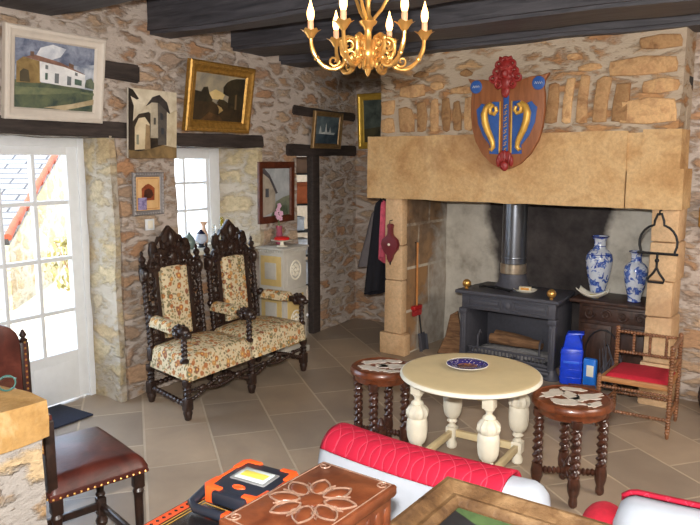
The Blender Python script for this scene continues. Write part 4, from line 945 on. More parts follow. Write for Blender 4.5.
# objects seen through the doorway
sh = thing('shelf_unit', (-5.05, 6.95, 0), R(53), 'dark open shelf unit seen through the narrow doorway', 'shelf')
for x in (-.42, .42): MB().bx(x - .02, x + .02, -.15, .15, 0, 2.0, .003).build('upright', M['iron'], sh)
for z in (.25, .62, .92, 1.25, 1.62): MB().bx(-.40, .40, -.15, .15, z - .018, z, .002).build('board', M['iron'], sh)
ca, sa = math.cos(R(53)), math.sin(R(53))
def onshelf(x, y, z): return (-5.05 + x * ca - y * sa, 6.95 + x * sa + y * ca, z)
for x, z, d, c, n, lab in ((-.22, .922, (.26, .2, .17), (214, 222, 230), 'storage_box', 'pale blue box on the shelf seen through the doorway, upper of the pale boxes'), (.16, .922, (.3, .2, .13), (226, 214, 190), 'carton', 'cream carton on the shelf beyond the doorway'), (-.2, .622, (.3, .22, .2), (236, 240, 244), 'white_box', 'white box on the lower shelf beyond the doorway'),
                     (.2, .622, (.26, .2, .16), (150, 160, 110), 'green_box', 'green box on the shelf beyond the doorway'), (-.1, 1.252, (.5, .2, .26), (186, 96, 48), 'orange_box', 'orange brown box on the top shelf beyond the doorway'), (-.18, .252, (.34, .22, .28), (232, 236, 240), 'white_bin', 'white bin on the bottom shelf beyond the doorway'), (-.05, 1.622, (.5, .2, .2), (120, 92, 70), 'wicker_box', 'brown box on top of the shelf beyond the doorway')):
    o = thing(n, onshelf(x, 0, z + .001), R(53), lab, 'box'); MB().box((0, 0, d[2] * .42), (d[0], d[1], d[2] * .84), .008).build('body', plain(n + '_card', c, .6), o); MB().box((0, 0, d[2] * .9), (d[0] + .012, d[1] + .012, d[2] * .18), .006).build('lid', plain(n + '_lid', tuple(int(q * .9) for q in c), .6), o)

# ------------------------------------------------------------------ window sill objects (sill top 1.035)
eg = thing('egg_ornament', (-4.25, 4.275, 1.036), 0, 'white and dark blue egg ornament on the window sill', 'ornament')
EGR = [(.006 + .045 * math.sin(PI * min(1, i / 14) ** .86), .025 + .13 * i / 14) for i in range(15)]
MB().lathe(EGR[:11], 24).build('shell', plain('white_porcelain', (196, 204, 222), .25, 0, .06), eg); MB().lathe([(r + .0008, z) for r, z in EGR[10:]], 24).build('cap', plain('navy_porcelain', (30, 34, 62), .25), eg); MB().lathe([(.03, 0), (.034, .008), (.02, .018), (.024, .034)], 20).build('base', M['black'], eg)
gp = thing('green_jar', (-4.25, 4.135, 1.036), 0, 'grey-green glazed jar left of the egg on the window sill', 'jar')
MB().lathe([(.03, 0), (.045, .02), (.052, .055), (.042, .095), (.02, .12), (.01, .13)], 24).build('body', plain('celadon_glaze', (112, 130, 124), .25), gp); MB().lathe([(.024, .11), (.012, .122), (.006, .145), (.002, .15)], 16).build('lid', M['iron'], gp)
tag(MB().lathe([(.02, 0), (.024, .02), (.016, .06), (.02, .10), (.008, .13)], 16).build('dark_figurine', M['iron'], None, (-4.25, 4.035, 1.036)), 'small dark figurine at the left end of the window sill', 'figurine')
pv = tag(MB().lathe([(.025, 0), (.035, .03), (.036, .09), (.018, .14), (.014, .17), (.034, .20), (.036, .205), (.012, .18)], 24).build('pink_vase', plain('peach_china', (214, 176, 150), .35), None, (-4.36, 4.42, 1.036)), 'peach vase with a flared lip behind the egg on the sill', 'vase')
bt = thing('tall_bottle', (-4.25, 4.535, 1.036), 0, 'tall thin glass bottle with yellow-green liquid on the window sill', 'bottle')
ol, t_, p_ = new_mat('oil', .1); p_.inputs['Base Color'].default_value = lin((150, 142, 40))
MB().lathe([(.015, .004), (.016, .02), (.016, .24), (.004, .245)], 16).build('oil', ol, bt)
MB().lathe([(.02, 0), (.021, .01), (.021, .255), (.01, .285), (.009, .32), (.012, .325), (.012, .335), (.006, .335)], 18).build('glass', M['glass'], bt)
cf_ = thing('glass_decanter', (-4.25, 4.44, 1.036), 0, 'small clear glass decanter between the egg and the tall bottle', 'decanter')
cl, t_, p_ = new_mat('clear_glass', .05); p_.inputs['Base Color'].default_value = (.9, .95, .95, 1); p_.inputs['Transmission Weight'].default_value = .8
MB().lathe([(.028, 0), (.034, .01), (.03, .06), (.012, .10), (.01, .14), (.016, .145)], 20).build('body', cl, cf_); MB().ball((0, 0, .165), .018, None, 12, 8).build('stopper', cl, cf_)
# light switch
sw = thing('light_switch', (W + .024, 3.545, 1.30), R(90), 'white light switch on the stone wall below the small grey-framed print', 'switch')
MB().box((0, -.004, 0), (.085, .012, .085), .004).build('plate', M['white_paint'], sw); MB().box((0, -.011, 0), (.045, .008, .06), .003).build('rocker', M['ivory'], sw)
# door mat
tag(MB().bx(-.35, .35, -.19, .19, 0, .014, .005).build('door_mat', plain('navy_mat', (34, 40, 58), .98, 0, .2, 80, .4), None, (-4.21, 2.59, .002), (0, 0, R(90))), 'dark blue mat on the floor inside the glazed door', 'mat')
# ------------------------------------------------------------------ pictures
def dab(name, c1, c2, sc=18, st=(1, 1, 1)):
    m, t, p = new_mat('paint_' + name, .5); v = t.coords(st); n = t.noise(v, sc, 5, .6, .5)
    t.link(t.ramp(n.outputs[0], [(.35, lin(c1)), (.65, lin(c2))]), p.inputs['Base Color']); return m
def art(par, w, h, y, z0, layers, name='canvas'):
    """a painted sheet: dabs of paint laid over one another; coordinates 0..1 across the sheet"""
    mb = MB(); mats = []
    for i, (m, poly) in enumerate(layers):
        mb.cur = i; mats.append(m); pts = [((a - .5) * w, z0 + b * h) for a, b in poly]
        mb.prism([(x, -z) for x, z in pts], -.0015, .0006 * (i + 1), TR(0, y, 0) @ RX(R(90)) @ Matrix.Scale(-1, 4, (0, 1, 0)))
    return mb.build(name, mats, par, angle=20)
FULL = [(0, 0), (1, 0), (1, 1), (0, 1)]
def frame(par, w, h, fw, d, mat, prof=None, liner=None, lw=.012):
    """mitred moulding; w,h outer size, face towards -y, back on y=0"""
    prof = prof or [(0, .0), (0, .75), (.12, .95), (.35, 1.0), (.6, .72), (.85, .62), (1.0, .35), (1.0, 0)]
    mb = MB(); vs = []; n = len(prof)
    for cx, cz in ((-w / 2, 0), (w / 2, 0), (w / 2, h), (-w / 2, h)):
        sx = 1 if cx < 0 else -1; sz = 1 if cz == 0 else -1
        for t, q in prof: vs.append((cx + sx * t * fw, -q * d, cz + sz * t * fw))
    fs = [(c * n + i, c * n + i + 1, ((c + 1) % 4) * n + i + 1, ((c + 1) % 4) * n + i) for c in range(4) for i in range(n - 1)] + [(c * n + n - 1, c * n, ((c + 1) % 4) * n, ((c + 1) % 4) * n + n - 1) for c in range(4)]
    mb.raw(vs, fs); return mb.build('frame', mat, par, angle=25)
def picture(name, y, z, w, h, tilt, lab, out=.028, roll=0):
    o = thing(name, (W + out, y, z), 0, lab, 'picture', None, (R(tilt), 0, R(90))); return o
# white-framed painting of a farmhouse
p1 = picture('painting', 2.775, 2.03, .70, .55, 8.5, 'large white-framed painting of a white farmhouse under a cloudy sky', .05)
frame(p1, .70, .55, .072, .045, plain('white_frame', (206, 196, 184), .6, 0, .05)); w, h = .556, .406
art(p1, w, h, -.012, .072, [
    (dab('sky', (104, 116, 138), (196, 202, 212), 9), FULL),
    (dab('cloud', (86, 94, 118), (150, 158, 176), 12), [(0, .62), (.3, .72), (.55, .66), (1, .75), (1, 1), (0, 1)]),
    (dab('cloud_light', (180, 186, 198), (226, 228, 232), 10), [(.25, .78), (.4, .72), (.55, .8), (.62, .93), (.45, .97), (.3, .9)]),
    (dab('grass', (56, 72, 66), (104, 112, 84), 12), [(0, 0), (1, 0), (1, .34), (.6, .38), (0, .40)]),
    (dab('ochre_house', (120, 96, 60), (156, 132, 84), 14), [(.02, .36), (.02, .66), (.10, .74), (.30, .70), (.31, .38)]),
    (dab('arch', (60, 54, 46), (88, 80, 60), 10), [(.06, .38), (.06, .52), (.10, .57), (.16, .55), (.18, .38)]),
    (dab('white_house', (206, 206, 208), (240, 240, 240), 8), [(.30, .40), (.29, .70), (.60, .66), (.88, .58), (.88, .36), (.6, .37)]),
    (dab('roof', (116, 84, 72), (150, 112, 96), 20), [(.12, .74), (.22, .79), (.55, .72), (.86, .59), (.88, .575), (.6, .66), (.29, .705)]),
    (dab('chimney', (96, 74, 62), (120, 94, 78), 20), [(.18, .76), (.18, .83), (.22, .83), (.22, .76)]),
    (dab('chimney_far', (96, 74, 62), (120, 94, 78), 20), [(.66, .67), (.66, .73), (.72, .71), (.72, .65)]),
    (dab('shutters', (70, 92, 84), (90, 112, 100), 20), [(.36, .44), (.36, .54), (.39, .54), (.39, .44)]),
    (dab('door', (96, 104, 110), (120, 124, 126), 20), [(.48, .40), (.48, .55), (.53, .55), (.53, .40)]),
    (dab('door_far', (96, 104, 110), (120, 124, 126), 20), [(.64, .39), (.64, .53), (.69, .52), (.69, .39)]),
    (dab('shutters_far', (70, 92, 84), (90, 112, 100), 20), [(.74, .41), (.74, .5), (.83, .485), (.83, .40)]),
    (dab('upper_window', (110, 116, 120), (130, 134, 136), 20), [(.36, .6), (.36, .66), (.39, .655), (.39, .595)]),
    (dab('upper_window_far', (110, 116, 120), (130, 134, 136), 20), [(.74, .555), (.74, .6), (.77, .59), (.77, .545)]),
    (dab('far_tree', (74, 84, 74), (110, 120, 100), 20), [(.88, .38), (.9, .5), (.96, .53), (1, .46), (1, .36)]),
    (dab('path', (168, 150, 118), (206, 190, 158), 10), [(.35, .02), (.62, .0), (1, .12), (1, .2), (.7, .1)]),
    (dab('meadow', (78, 96, 78), (128, 132, 98), 10), [(0, .18), (.4, .22), (.75, .28), (1, .26), (1, .3), (.5, .32), (0, .3)]),
])
# unframed canvas of village houses
p2 = picture('painting', 3.57, 1.795, .47, .49, 4, 'unframed canvas of old village houses with a rounded archway', .045)
MB().bx(-.225, .225, -.02, 0, 0, .49, .003).build('stretched_canvas', plain('canvas_edge', (206, 196, 180), .8), p2)
art(p2, .45, .49, -.0205, 0, [
    (dab('cream_sky', (190, 176, 150), (224, 214, 192), 8), FULL),
    (dab('umber', (30, 26, 22), (66, 54, 42), 12), [(0, 0), (1, 0), (1, .1), (.62, .22), (.55, .6), (.40, .68), (.2, .64), (.05, .5), (0, .95)]),
    (dab('umber_left', (26, 22, 20), (56, 46, 38), 12), [(0, .1), (.06, .2), (.10, .75), (.02, .92), (0, 1)]),
    (dab('left_roof', (30, 26, 22), (56, 46, 40), 12), [(0, .9), (.0, 1), (.08, .98), (.2, .86), (.16, .84)]),
    (dab('arch_light', (196, 176, 140), (226, 210, 178), 8), [(.12, .12), (.12, .45), (.2, .58), (.32, .6), (.42, .5), (.44, .14)]),
    (dab('arch_shadow', (130, 106, 78), (166, 140, 104), 10), [(.32, .12), (.34, .5), (.42, .48), (.44, .14)]),
    (dab('tower', (150, 138, 120), (196, 186, 164), 10), [(.44, .3), (.44, .8), (.6, .86), (.62, .3)]),
    (dab('tower_shade', (62, 58, 56), (98, 92, 86), 10), [(.60, .2), (.58, .86), (.78, .74), (.78, .2)]),
    (dab('tower_roof', (34, 32, 34), (66, 60, 58), 14), [(.34, .76), (.48, .90), (.62, .94), (.78, .84), (.86, .66), (.76, .72), (.6, .82), (.46, .82)]),
    (dab('right_house', (186, 170, 140), (216, 204, 176), 9), [(.80, .15), (.80, .66), (1, .74), (1, .15)]),
    (dab('window_dark', (44, 46, 52), (70, 74, 80), 14), [(.64, .58), (.64, .68), (.70, .66), (.70, .57)]),
    (dab('window_low', (44, 46, 52), (70, 74, 80), 14), [(.66, .36), (.66, .46), (.72, .45), (.72, .36)]),
    (dab('window_slit', (60, 58, 56), (90, 86, 80), 14), [(.50, .5), (.50, .6), (.54, .6), (.54, .5)]),
    (dab('ground', (96, 78, 52), (150, 124, 84), 9), [(0, 0), (1, 0), (1, .16), (.7, .2), (.45, .14), (.2, .1), (0, .12)]),
    (dab('door_pale', (120, 120, 104), (150, 150, 130), 9), [(.15, .2), (.15, .34), (.19, .34), (.19, .2)]),
])
# landscape in a heavy gilt frame
p3 = picture('painting', 4.265, 2.01, .75, .54, 9.5, 'dark evening landscape in a heavy gilt frame', .04)
frame(p3, .75, .545, .09, .05, M['gold'])
be_ = MB()
for k in range(34): 
    x = -.35 + k * .0212
    for z in (.028, .517): be_.ball((x, -.047, z), (.009, .007, .007), None, 8, 5)
for k in range(24):
    z = .03 + k * .0212
    for x in (-.347, .347): be_.ball((x, -.047, z), (.007, .007, .009), None, 8, 5)
be_.build('frame_beading', M['gold'], p3)
art(p3, .57, .365, -.014, .09, [
    (dab('dusk_sky', (120, 116, 108), (168, 156, 130), 6), FULL),
    (dab('sunset', (196, 170, 112), (220, 196, 140), 8), [(.25, .48), (.55, .45), (.6, .6), (.4, .68), (.28, .6)]),
    (dab('dark_ground', (34, 28, 20), (70, 54, 34), 9), [(0, 0), (1, 0), (1, .35), (.62, .42), (.45, .36), (.3, .45), (0, .5)]),
    (dab('left_trees', (30, 28, 22), (58, 52, 36), 14), [(0, .4), (0, .62), (.12, .6), (.16, .7), (.24, .72), (.28, .58), (.36, .44), (.3, .4)]),
    (dab('big_tree', (28, 26, 20), (60, 52, 34), 14), [(.66, .3), (.68, .55), (.56, .6), (.55, .74), (.62, .86), (.7, .92), (.8, .96), (1, .98), (1, .3)]),
    (dab('trunk', (86, 70, 46), (120, 98, 66), 14), [(.82, .28), (.81, .6), (.84, .62), (.86, .28)]),
    (dab('mid_bush', (36, 32, 22), (66, 56, 36), 14), [(.44, .38), (.48, .48), (.58, .47), (.66, .42), (.64, .34)]),
    (dab('path_gleam', (150, 124, 78), (186, 160, 106), 9), [(.50, .16), (.58, .24), (.54, .30), (.46, .34), (.5, .26)]),
    (dab('foreground', (56, 40, 24), (98, 70, 40), 9), [(.15, 0), (.6, 0), (.5, .12), (.3, .18)]),
])
# small grey-framed print
p4 = picture('framed_print', 3.53, 1.375, .29, .31, 2, 'small grey beaded frame with an orange print, above the light switch', .03)
frame(p4, .29, .315, .034, .022, plain('grey_carved_frame', (136, 132, 132), .5, .2, .12, 40))
bd = MB()
for k in range(12):
    for z in (.012, .303): bd.ball((-.13 + k * .0237, -.021, z), (.008, .006, .006), None, 7, 4)
    for x in (-.133, .133): bd.ball((x, -.021, .02 + k * .025), (.006, .006, .008), None, 7, 4)
bd.build('frame_beading', plain('grey_beads', (160, 156, 154), .5, .2), p4)
art(p4, .222, .247, -.006, .034, [(dab('buff', (206, 160, 104), (226, 184, 130), 8), FULL), (dab('rust_border', (176, 120, 72), (196, 140, 90), 8), [(.05, .04), (.95, .04), (.95, .96), (.05, .96)]), (dab('buff_inner', (210, 168, 112), (228, 188, 136), 8), [(.07, .06), (.93, .06), (.93, .94), (.07, .94)]),
    (dab('red_brown', (120, 54, 32), (160, 80, 44), 14), [(.22, .3), (.76, .3), (.78, .66), (.62, .76), (.5, .8), (.38, .76), (.22, .66)]), (dab('shadow_figure', (44, 26, 22), (86, 44, 30), 20), [(.3, .42), (.42, .36), (.6, .36), (.72, .46), (.66, .6), (.5, .66), (.34, .6)])])
MB().bx(-.10, -.02, -.0135, -.0105, .04, .13, .0008).build('photo_card', dab('violet_photo', (70, 54, 110), (170, 160, 200), 24), p4)
# brown wooden-framed view
p5 = picture('painting', 5.05, 1.205, .52, .56, 1, 'seaside house painting in a plain brown wooden frame above the painted cabinet', .026)
frame(p5, .52, .56, .062, .026, wood('mahogany_frame', (66, 30, 18), (104, 54, 34), .4, (10, 10, 10), .1), [(0, 0), (0, .9), (.1, 1), (.8, .9), (1, .5), (1, 0)])
art(p5, .40, .44, -.008, .062, [(dab('haze', (150, 156, 160), (186, 190, 192), 8), FULL), (dab('headland', (96, 104, 92), (130, 134, 112), 12), [(.3, 0), (1, 0), (1, .42), (.75, .38), (.5, .3)]), (dab('hedge', (70, 82, 66), (104, 112, 86), 14), [(.3, .0), (.95, 0), (.9, .2), (.5, .22)]),
    (dab('house_wall', (150, 140, 126), (176, 166, 150), 10), [(0, 0), (.46, .1), (.46, .5), (.24, .88), (0, .98)]), (dab('house_roof', (62, 60, 66), (92, 88, 92), 14), [(.0, .97), (.06, 1.0), (.26, .86), (.55, .48), (.48, .46), (.24, .78), (0, .9)]), (dab('dark_window', (60, 62, 70), (90, 92, 98), 14), [(.1, .4), (.1, .58), (.22, .58), (.22, .4)])])
# small gilt picture above the doorway
p6 = picture('painting', 5.83, 1.895, .50, .36, 6, 'small gilt-framed picture of a blue harbour on the beam above the doorway', .05)
frame(p6, .50, .365, .05, .035, plain('tarnished_gilt', (140, 112, 74), .5, .5, .2, 30))
art(p6, .40, .265, -.010, .05, [(dab('teal', (52, 66, 74), (104, 118, 122), 8), FULL), (dab('water', (38, 52, 64), (74, 88, 96), 10), [(0, 0), (1, 0), (1, .36), (0, .34)]), (dab('white_boats', (170, 176, 174), (206, 208, 204), 20), [(.15, .36), (.2, .66), (.26, .4), (.4, .44), (.44, .76), (.5, .42), (.6, .44), (.62, .62), (.68, .42), (.85, .42), (.82, .34)])])
# gilt picture on the back wall, partly behind the chimney
p7 = thing('painting', (-3.74, BACK - .03, 1.90), 0, 'dark picture in a bright gilt frame half hidden behind the chimney breast', 'picture', None, (R(3), 0, 0))
frame(p7, .54, .58, .07, .04, plain('bright_gilt', (206, 168, 70), .4, .6, .12)); art(p7, .42, .46, -.012, .07, [(dab('night', (44, 54, 52), (86, 96, 88), 8), FULL), (dab('night_field', (40, 40, 30), (80, 74, 50), 8), [(0, 0), (1, 0), (1, .4), (0, .3)])])

# ------------------------------------------------------------------ shield of arms
M['shield_wood'] = wood('shield_oak', (122, 70, 38), (158, 98, 58), .55, (14, 14, 2), .15)
s_ = thing('shield_of_arms', F(1.19, -.042, 1.705), FR, 'carved wooden coat-of-arms shield with blue and gold panels on the chimney breast', 'shield', None)
s_.rotation_euler = (R(2), 0, FR)
sil = [(0, .0), (.05, .012), (.12, .045), (.20, .12), (.26, .22), (.29, .32), (.305, .44), (.302, .56), (.292, .62), (.30, .665), (.325, .70), (.33, .715), (.27, .70), (.20, .70), (.12, .68), (.06, .66), (0, .65)]
sil = sil + [(-x, z) for x, z in sil[::-1][1:-1]]
TS = RX(R(90))
MB().prism(sil, -.022, .022, TS, .008).build('board', M['shield_wood'], s_)
blue = plain('heraldic_blue', (40, 84, 156), .5, 0, .12); gld = plain('heraldic_gold', (216, 168, 76), .4, .4, .12); red = plain('heraldic_red', (140, 36, 34), .45, 0, .15, 25)
for sx in (-1, 1):
    pn = [(.05, .12), (.135, .125), (.13, .19), (.19, .26), (.235, .36), (.25, .47), (.225, .49), (.205, .515), (.16, .50), (.11, .525), (.05, .52)]
    b_ = MB().prism([(sx * x, z) for x, z in pn][::sx], .018, .027, TS, .002).build('blue_panel', blue, s_)
    g_ = MB(); pth = [(.085, .485), (.075, .455), (.095, .43), (.125, .44), (.13, .475), (.105, .50), (.125, .505), (.16, .48), (.178, .43), (.17, .37), (.15, .31), (.125, .26), (.105, .215), (.10, .175), (.115, .155), (.13, .165)]
    g_.tube([(sx * x, -.034, z) for x, z in pth], [.015, .017, .017, .017, .018, .018, .02, .025, .029, .029, .027, .024, .021, .018, .015, .010], 10)
    for x, z in ((.186, .43), (.178, .37), (.16, .31), (.135, .26)): g_.ball((sx * x, -.036, z), (.012, .008, .02), None, 8, 5)
    g_.build('gilt_scroll', gld, s_); MB().bx(sx * .048 - .005, sx * .048 + .005, -.034, -.02, .12, .525, .003).build('gilt_fillet', gld, s_)
    ds = MB().lathe([(.05, 0), (.05, .006), (.042, .010), (.01, .011)], 24, TR(sx * .255, -.021, .645) @ RX(R(90))); do = ds.build('blue_disc', blue, s_)
    sc_ = MB(); 
    for k in range(4): sc_.tube([(sx * .255 - .026 + k * .015, -.033, .638), (sx * .255 - .02 + k * .015, -.033, .656), (sx * .255 - .012 + k * .015, -.033, .640)], .0022, 5)
    sc_.build('silver_marks', plain('silver_marks', (190, 196, 206), .4, .3), do)
pb = MB().bx(-.022, .022, -.030, -.018, .10, .57, .003).build('blue_pale', blue, s_)
mk = MB()
for k in range(8):
    z = .14 + k * .047; mk.tube([(-.012, -.033, z), (.008, -.034, z + .010), (-.006, -.034, z + .02), (.012, -.033, z + .03)], .0042, 6)
mk.build('gilt_marks', gld, pb)
rc = MB(); rc.ball((0, -.03, .72), (.075, .035, .06)); rc.ball((0, -.045, .78), (.06, .035, .055)); rc.ball((0, -.04, .66), (.045, .03, .06)); rc.ball((0, -.04, .60), (.035, .02, .05)); rc.ball((0, -.06, .73), (.03, .03, .035))
for sx in (-1, 1):
    for a_, b_, r_ in ((.07, .745, .045), (.10, .70, .04), (.05, .80, .045), (.06, .65, .035)): rc.scroll((sx * a_, -.05, b_), r_, 1.6, .014, sx, PI / 2)
    rc.ball((sx * .025, -.075, .775), (.016, .014, .014))
rc.scroll((0, -.06, .82), .03, 1.3, .013, 1, 0); rc.wob(.006, 30); rc.build('red_crest', red, s_)
rb_ = MB()
for k in range(7):
    a = R(-75 + 25 * k); rb_.ball((.055 * math.sin(a), -.035, .055 + .055 * math.cos(a)), (.02, .016, .045), TR(0, 0, 0), 8, 6)
rb_.ball((0, -.04, .03), (.035, .024, .04)); rb_.wob(.005, 30); rb_.build('red_leaf_base', red, s_)

# ------------------------------------------------------------------ chandelier
cd = thing('chandelier', (-1.62, 2.68, 2.145), R(32.6), 'brass chandelier with six curled arms and lit candle bulbs hanging from the beam', 'chandelier')
M['flame'] = emit('lit_candle_bulb', (255, 196, 120), 7.0); M['sleeve'] = plain('candle_sleeve', (222, 168, 130), .5)
ctr = MB().lathe([(.003, 0), (.010, .012), (.016, .03), (.008, .045), (.012, .055), (.034, .075), (.04, .10), (.03, .125), (.018, .15), (.015, .19), (.022, .21), (.036, .222), (.04, .232), (.022, .245), (.012, .26), (.010, .30), (.017, .34), (.009, .38), (.009, .44), (.016, .50), (.008, .53), (.008, .57)], 20)
for k in range(6):
    a = k * PI / 3; ctr.ball((.036 * math.cos(a), .036 * math.sin(a), .055), (.010, .010, .024), None, 8, 5)
ctr.build('stem', M['brass'], cd)
MB().lathe([(.06, .57), (.065, .578), (.05, .60)], 20).build('ceiling_cup', M['brass'], cd)
for k in range(6):
    a = R(-85 + 90 + 60 * k + 180 * 0); Tm = RZ(a); ar = MB()
    base = [(.035, .11), (.05, .15), (.085, .165), (.115, .145), (.115, .105), (.10, .075), (.115, .045), (.15, .03), (.19, .04), (.225, .075), (.245, .12), (.25, .165)]
    pts = []
    for i in range(len(base) - 1):
        p0 = base[max(0, i - 1)]; p1 = base[i]; p2 = base[i + 1]; p3_ = base[min(len(base) - 1, i + 2)]
        for s in range(4):
            t = s / 4; pts.append(tuple(.5 * ((2 * p1[j]) + (-p0[j] + p2[j]) * t + (2 * p0[j] - 5 * p1[j] + 4 * p2[j] - p3_[j]) * t * t + (-p0[j] + 3 * p1[j] - 3 * p2[j] + p3_[j]) * t ** 3) for j in (0, 1)))
    pts.append(base[-1]); ar.tube([(x, 0, z) for x, z in pts], [.008 + .0025 * math.sin(i * .45) ** 2 for i in range(len(pts))], 9, Tm)
    ar.scroll((.085, 0, .135), .034, 1.5, .007, -1, PI / 2, Tm); ar.scroll((.07, 0, .085), .03, 1.4, .007, 1, -PI / 2, Tm); ar.scroll((.15, 0, .065), .026, 1.2, .006, 1, PI, Tm)
    for x, z in ((.115, .15), (.10, .07), (.225, .075), (.055, .155)): ar.ball((x, 0, z), (.013, .011, .013), Tm, 8, 5)
    ao = ar.build('arm', M['brass'], cd)
    cp_ = MB(); n = 24; vs_ = []; fs_ = []
    for j, (r_, z_) in enumerate([(.008, .155), (.016, .165), (.02, .172), (.030, .185), (.041, .192), (.036, .191), (.02, .184)]):
        for q in range(n):
            an = 2 * PI * q / n; g_ = 1 + (.14 * math.cos(6 * an) if j in (4, 5) else 0); vs_.append((.25 + r_ * g_ * math.cos(an), r_ * g_ * math.sin(an), z_ + (.004 * math.cos(6 * an) if j in (4, 5) else 0)))
    for j in range(6):
        for q in range(n): q2 = (q + 1) % n; fs_.append((j * n + q, j * n + q2, (j + 1) * n + q2, (j + 1) * n + q))
    cp_.raw(vs_, fs_, Tm); cp_.build('drip_cup', M['brass'], ao)
    MB().lathe([(.013, .182), (.0135, .225), (.012, .232)], 14, Tm @ TR(.25, 0, 0)).build('candle_sleeve', M['sleeve'], ao)
    MB().lathe([(.008, .228), (.013, .24), (.0165, .256), (.0155, .272), (.010, .290), (.005, .306), (.0015, .322)], 16, Tm @ TR(.25, 0, 0)).build('candle_bulb', M['flame'], ao)
    if k % 1 == 0:
        us = MB(); up = [(.012, .50), (.035, .53), (.06, .52), (.065, .48), (.085, .44), (.10, .40), (.09, .34), (.06, .285), (.03, .25), (.018, .235)]
        if k % 2 == 0:
            us.tube([(x, 0, z) for x, z in up], .0075, 8, Tm); us.scroll((.045, 0, .49), .03, 1.3, .007, 1, PI / 2, Tm); us.scroll((.075, 0, .40), .026, 1.3, .006, -1, 0, Tm); us.build('upper_bracket', M['brass'], cd)
# ------------------------------------------------------------------ leather chairs at the left
lc = thing('leather_chair', (-2.575, 1.79, 0), R(-15), 'dark wood chair with a worn, brass-nailed brown leather seat by the low wall', 'chair')
def chair_parts(par, w, d, sh, back_h, arch=False):
    wd = M['oak_dark']
    for sx in (-1, 1):
        for sy in (-1, 1):
            x, y = sx * (w / 2 - .035), sy * (d / 2 - .035); l = MB()
            l.box((x, y, sh - .115), (.046, .046, .10), .006); l.lathe([(.014, 0), (.026, .012), (.03, .03), (.02, .05), (.022, .06)], 14, TR(x, y, 0)); l.box((x, y, .105), (.044, .044, .09), .006)
            l.lathe([(.016, .15), (.024, .165), (.018, .18), (.02, sh - .2), (.025, sh - .18), (.018, sh - .165)], 14, TR(x, y, 0)); l.build('leg', wd, par)
    for sy in (-1, 1): MB().bx(-w / 2 + .03, w / 2 - .03, sy * (d / 2 - .035) - .013, sy * (d / 2 - .035) + .013, .09, .125, .004).build('stretcher', wd, par)
    for sx in (-1, 1): MB().bx(sx * (w / 2 - .035) - .013, sx * (w / 2 - .035) + .013, -d / 2 + .03, d / 2 - .03, .09, .125, .004).build('stretcher', wd, par)
    def sf(u, v):
        x = (u - .5) * w; y = (v - .5) * d; e = min(min(u, 1 - u) * w, min(v, 1 - v) * d); k = min(1, e / .05)
        return (x, y, sh - .065 + .055 * math.sin(k * PI / 2) ** .6 + .018 * math.sin(PI * u) * math.sin(PI * v))
    s = MB().grid(sf, 30, 30); s.bx(-w / 2, w / 2, -d / 2, d / 2, sh - .095, sh - .064, .004); so = s.build('seat', M['leather'], par, angle=70)
    nl = MB(); n = 15
    for k in range(n):
        q = -.5 + (k + .5) / n
        for c_ in ((q * w, -d / 2 - .001, sh - .085), (q * w, d / 2 + .001, sh - .085), (-w / 2 - .001, q * d, sh - .085), (w / 2 + .001, q * d, sh - .085)): nl.ball(c_, .006, None, 7, 4)
    nl.cur = 1
    for sx in (-1, 1): nl.bx(sx * (w / 2 + .0005) - .001, sx * (w / 2 + .0005) + .001, -d / 2, d / 2, sh - .0915, sh - .0785)
    for sy in (-1, 1): nl.bx(-w / 2 - .001, w / 2 + .001, sy * (d / 2 + .0005) - .001, sy * (d / 2 + .0005) + .001, sh - .0915, sh - .0785)
    nl.build('nailed_trim', [M['brass'], M['leather']], so)
    # back at +y... posts, leather panel, nails
    yb = -d / 2 + .02
    for sx in (-1, 1):
        p = MB(); x = sx * (w / 2 - .03); p.bx(x - .022, x + .022, yb - .02, yb + .02, sh - .06, sh + back_h - .02, .006)
        if arch: p.lathe([(.02, 0), (.024, .01), (.010, .022), (.02, .036), (.012, .052), (.004, .066)], 12, TR(x, yb, sh + back_h - .02))
        p.build('back_post', wd, par)
    bz0 = sh + .03 if arch else sh + .10
    if arch:
        poly = [(-w / 2 + .05, bz0), (w / 2 - .05, bz0)] + [((w / 2 - .05) * math.cos(PI * k / 14), sh + back_h - .03 + .13 * math.sin(PI * k / 14) ** .8) for k in range(15)]
    else:
        poly = [(-w / 2 + .02, bz0), (w / 2 - .02, bz0), (w / 2 - .02, sh + back_h), (-w / 2 + .02, sh + back_h)]
    bp_ = MB().prism(poly, -.02, .02, TR(0, yb, 0) @ RX(R(90)), .01).build('backrest', M['leather'], par)
    for sx in (-1, 1):
        nb = MB(); nb.cur = 1; nb.bx(sx * (w / 2 - .03) - .007, sx * (w / 2 - .03) + .007, yb - .0225, yb - .0205, bz0, sh + back_h - .015); nb.cur = 0
        for k in range(12): z = bz0 + .01 + k * (sh + back_h - bz0 - .03) / 11; nb.ball((sx * (w / 2 - .03), yb - .0215, z), .0065, None, 7, 4)
        nb.build('nailed_trim', [M['brass'], M['leather']], bp_)
chair_parts(lc, .50, .42, .525, .26)
l2 = thing('high_back_chair', (-3.53, 1.88, 0), R(78), 'high arched-back leather chair standing behind the low stone wall near the glazed door', 'chair')
chair_parts(l2, .42, .44, .47, .40, True)
gb = thing('cushion', (-3.53, 2.03, .492), R(12), 'grey-green cushion standing on the high-backed chair', 'cushion')
MB().ball((0, 0, .13), (.13, .05, .13), None, 20, 12).build('cover', plain('sage_cloth', (104, 112, 100), .95, 0, .1), gb)
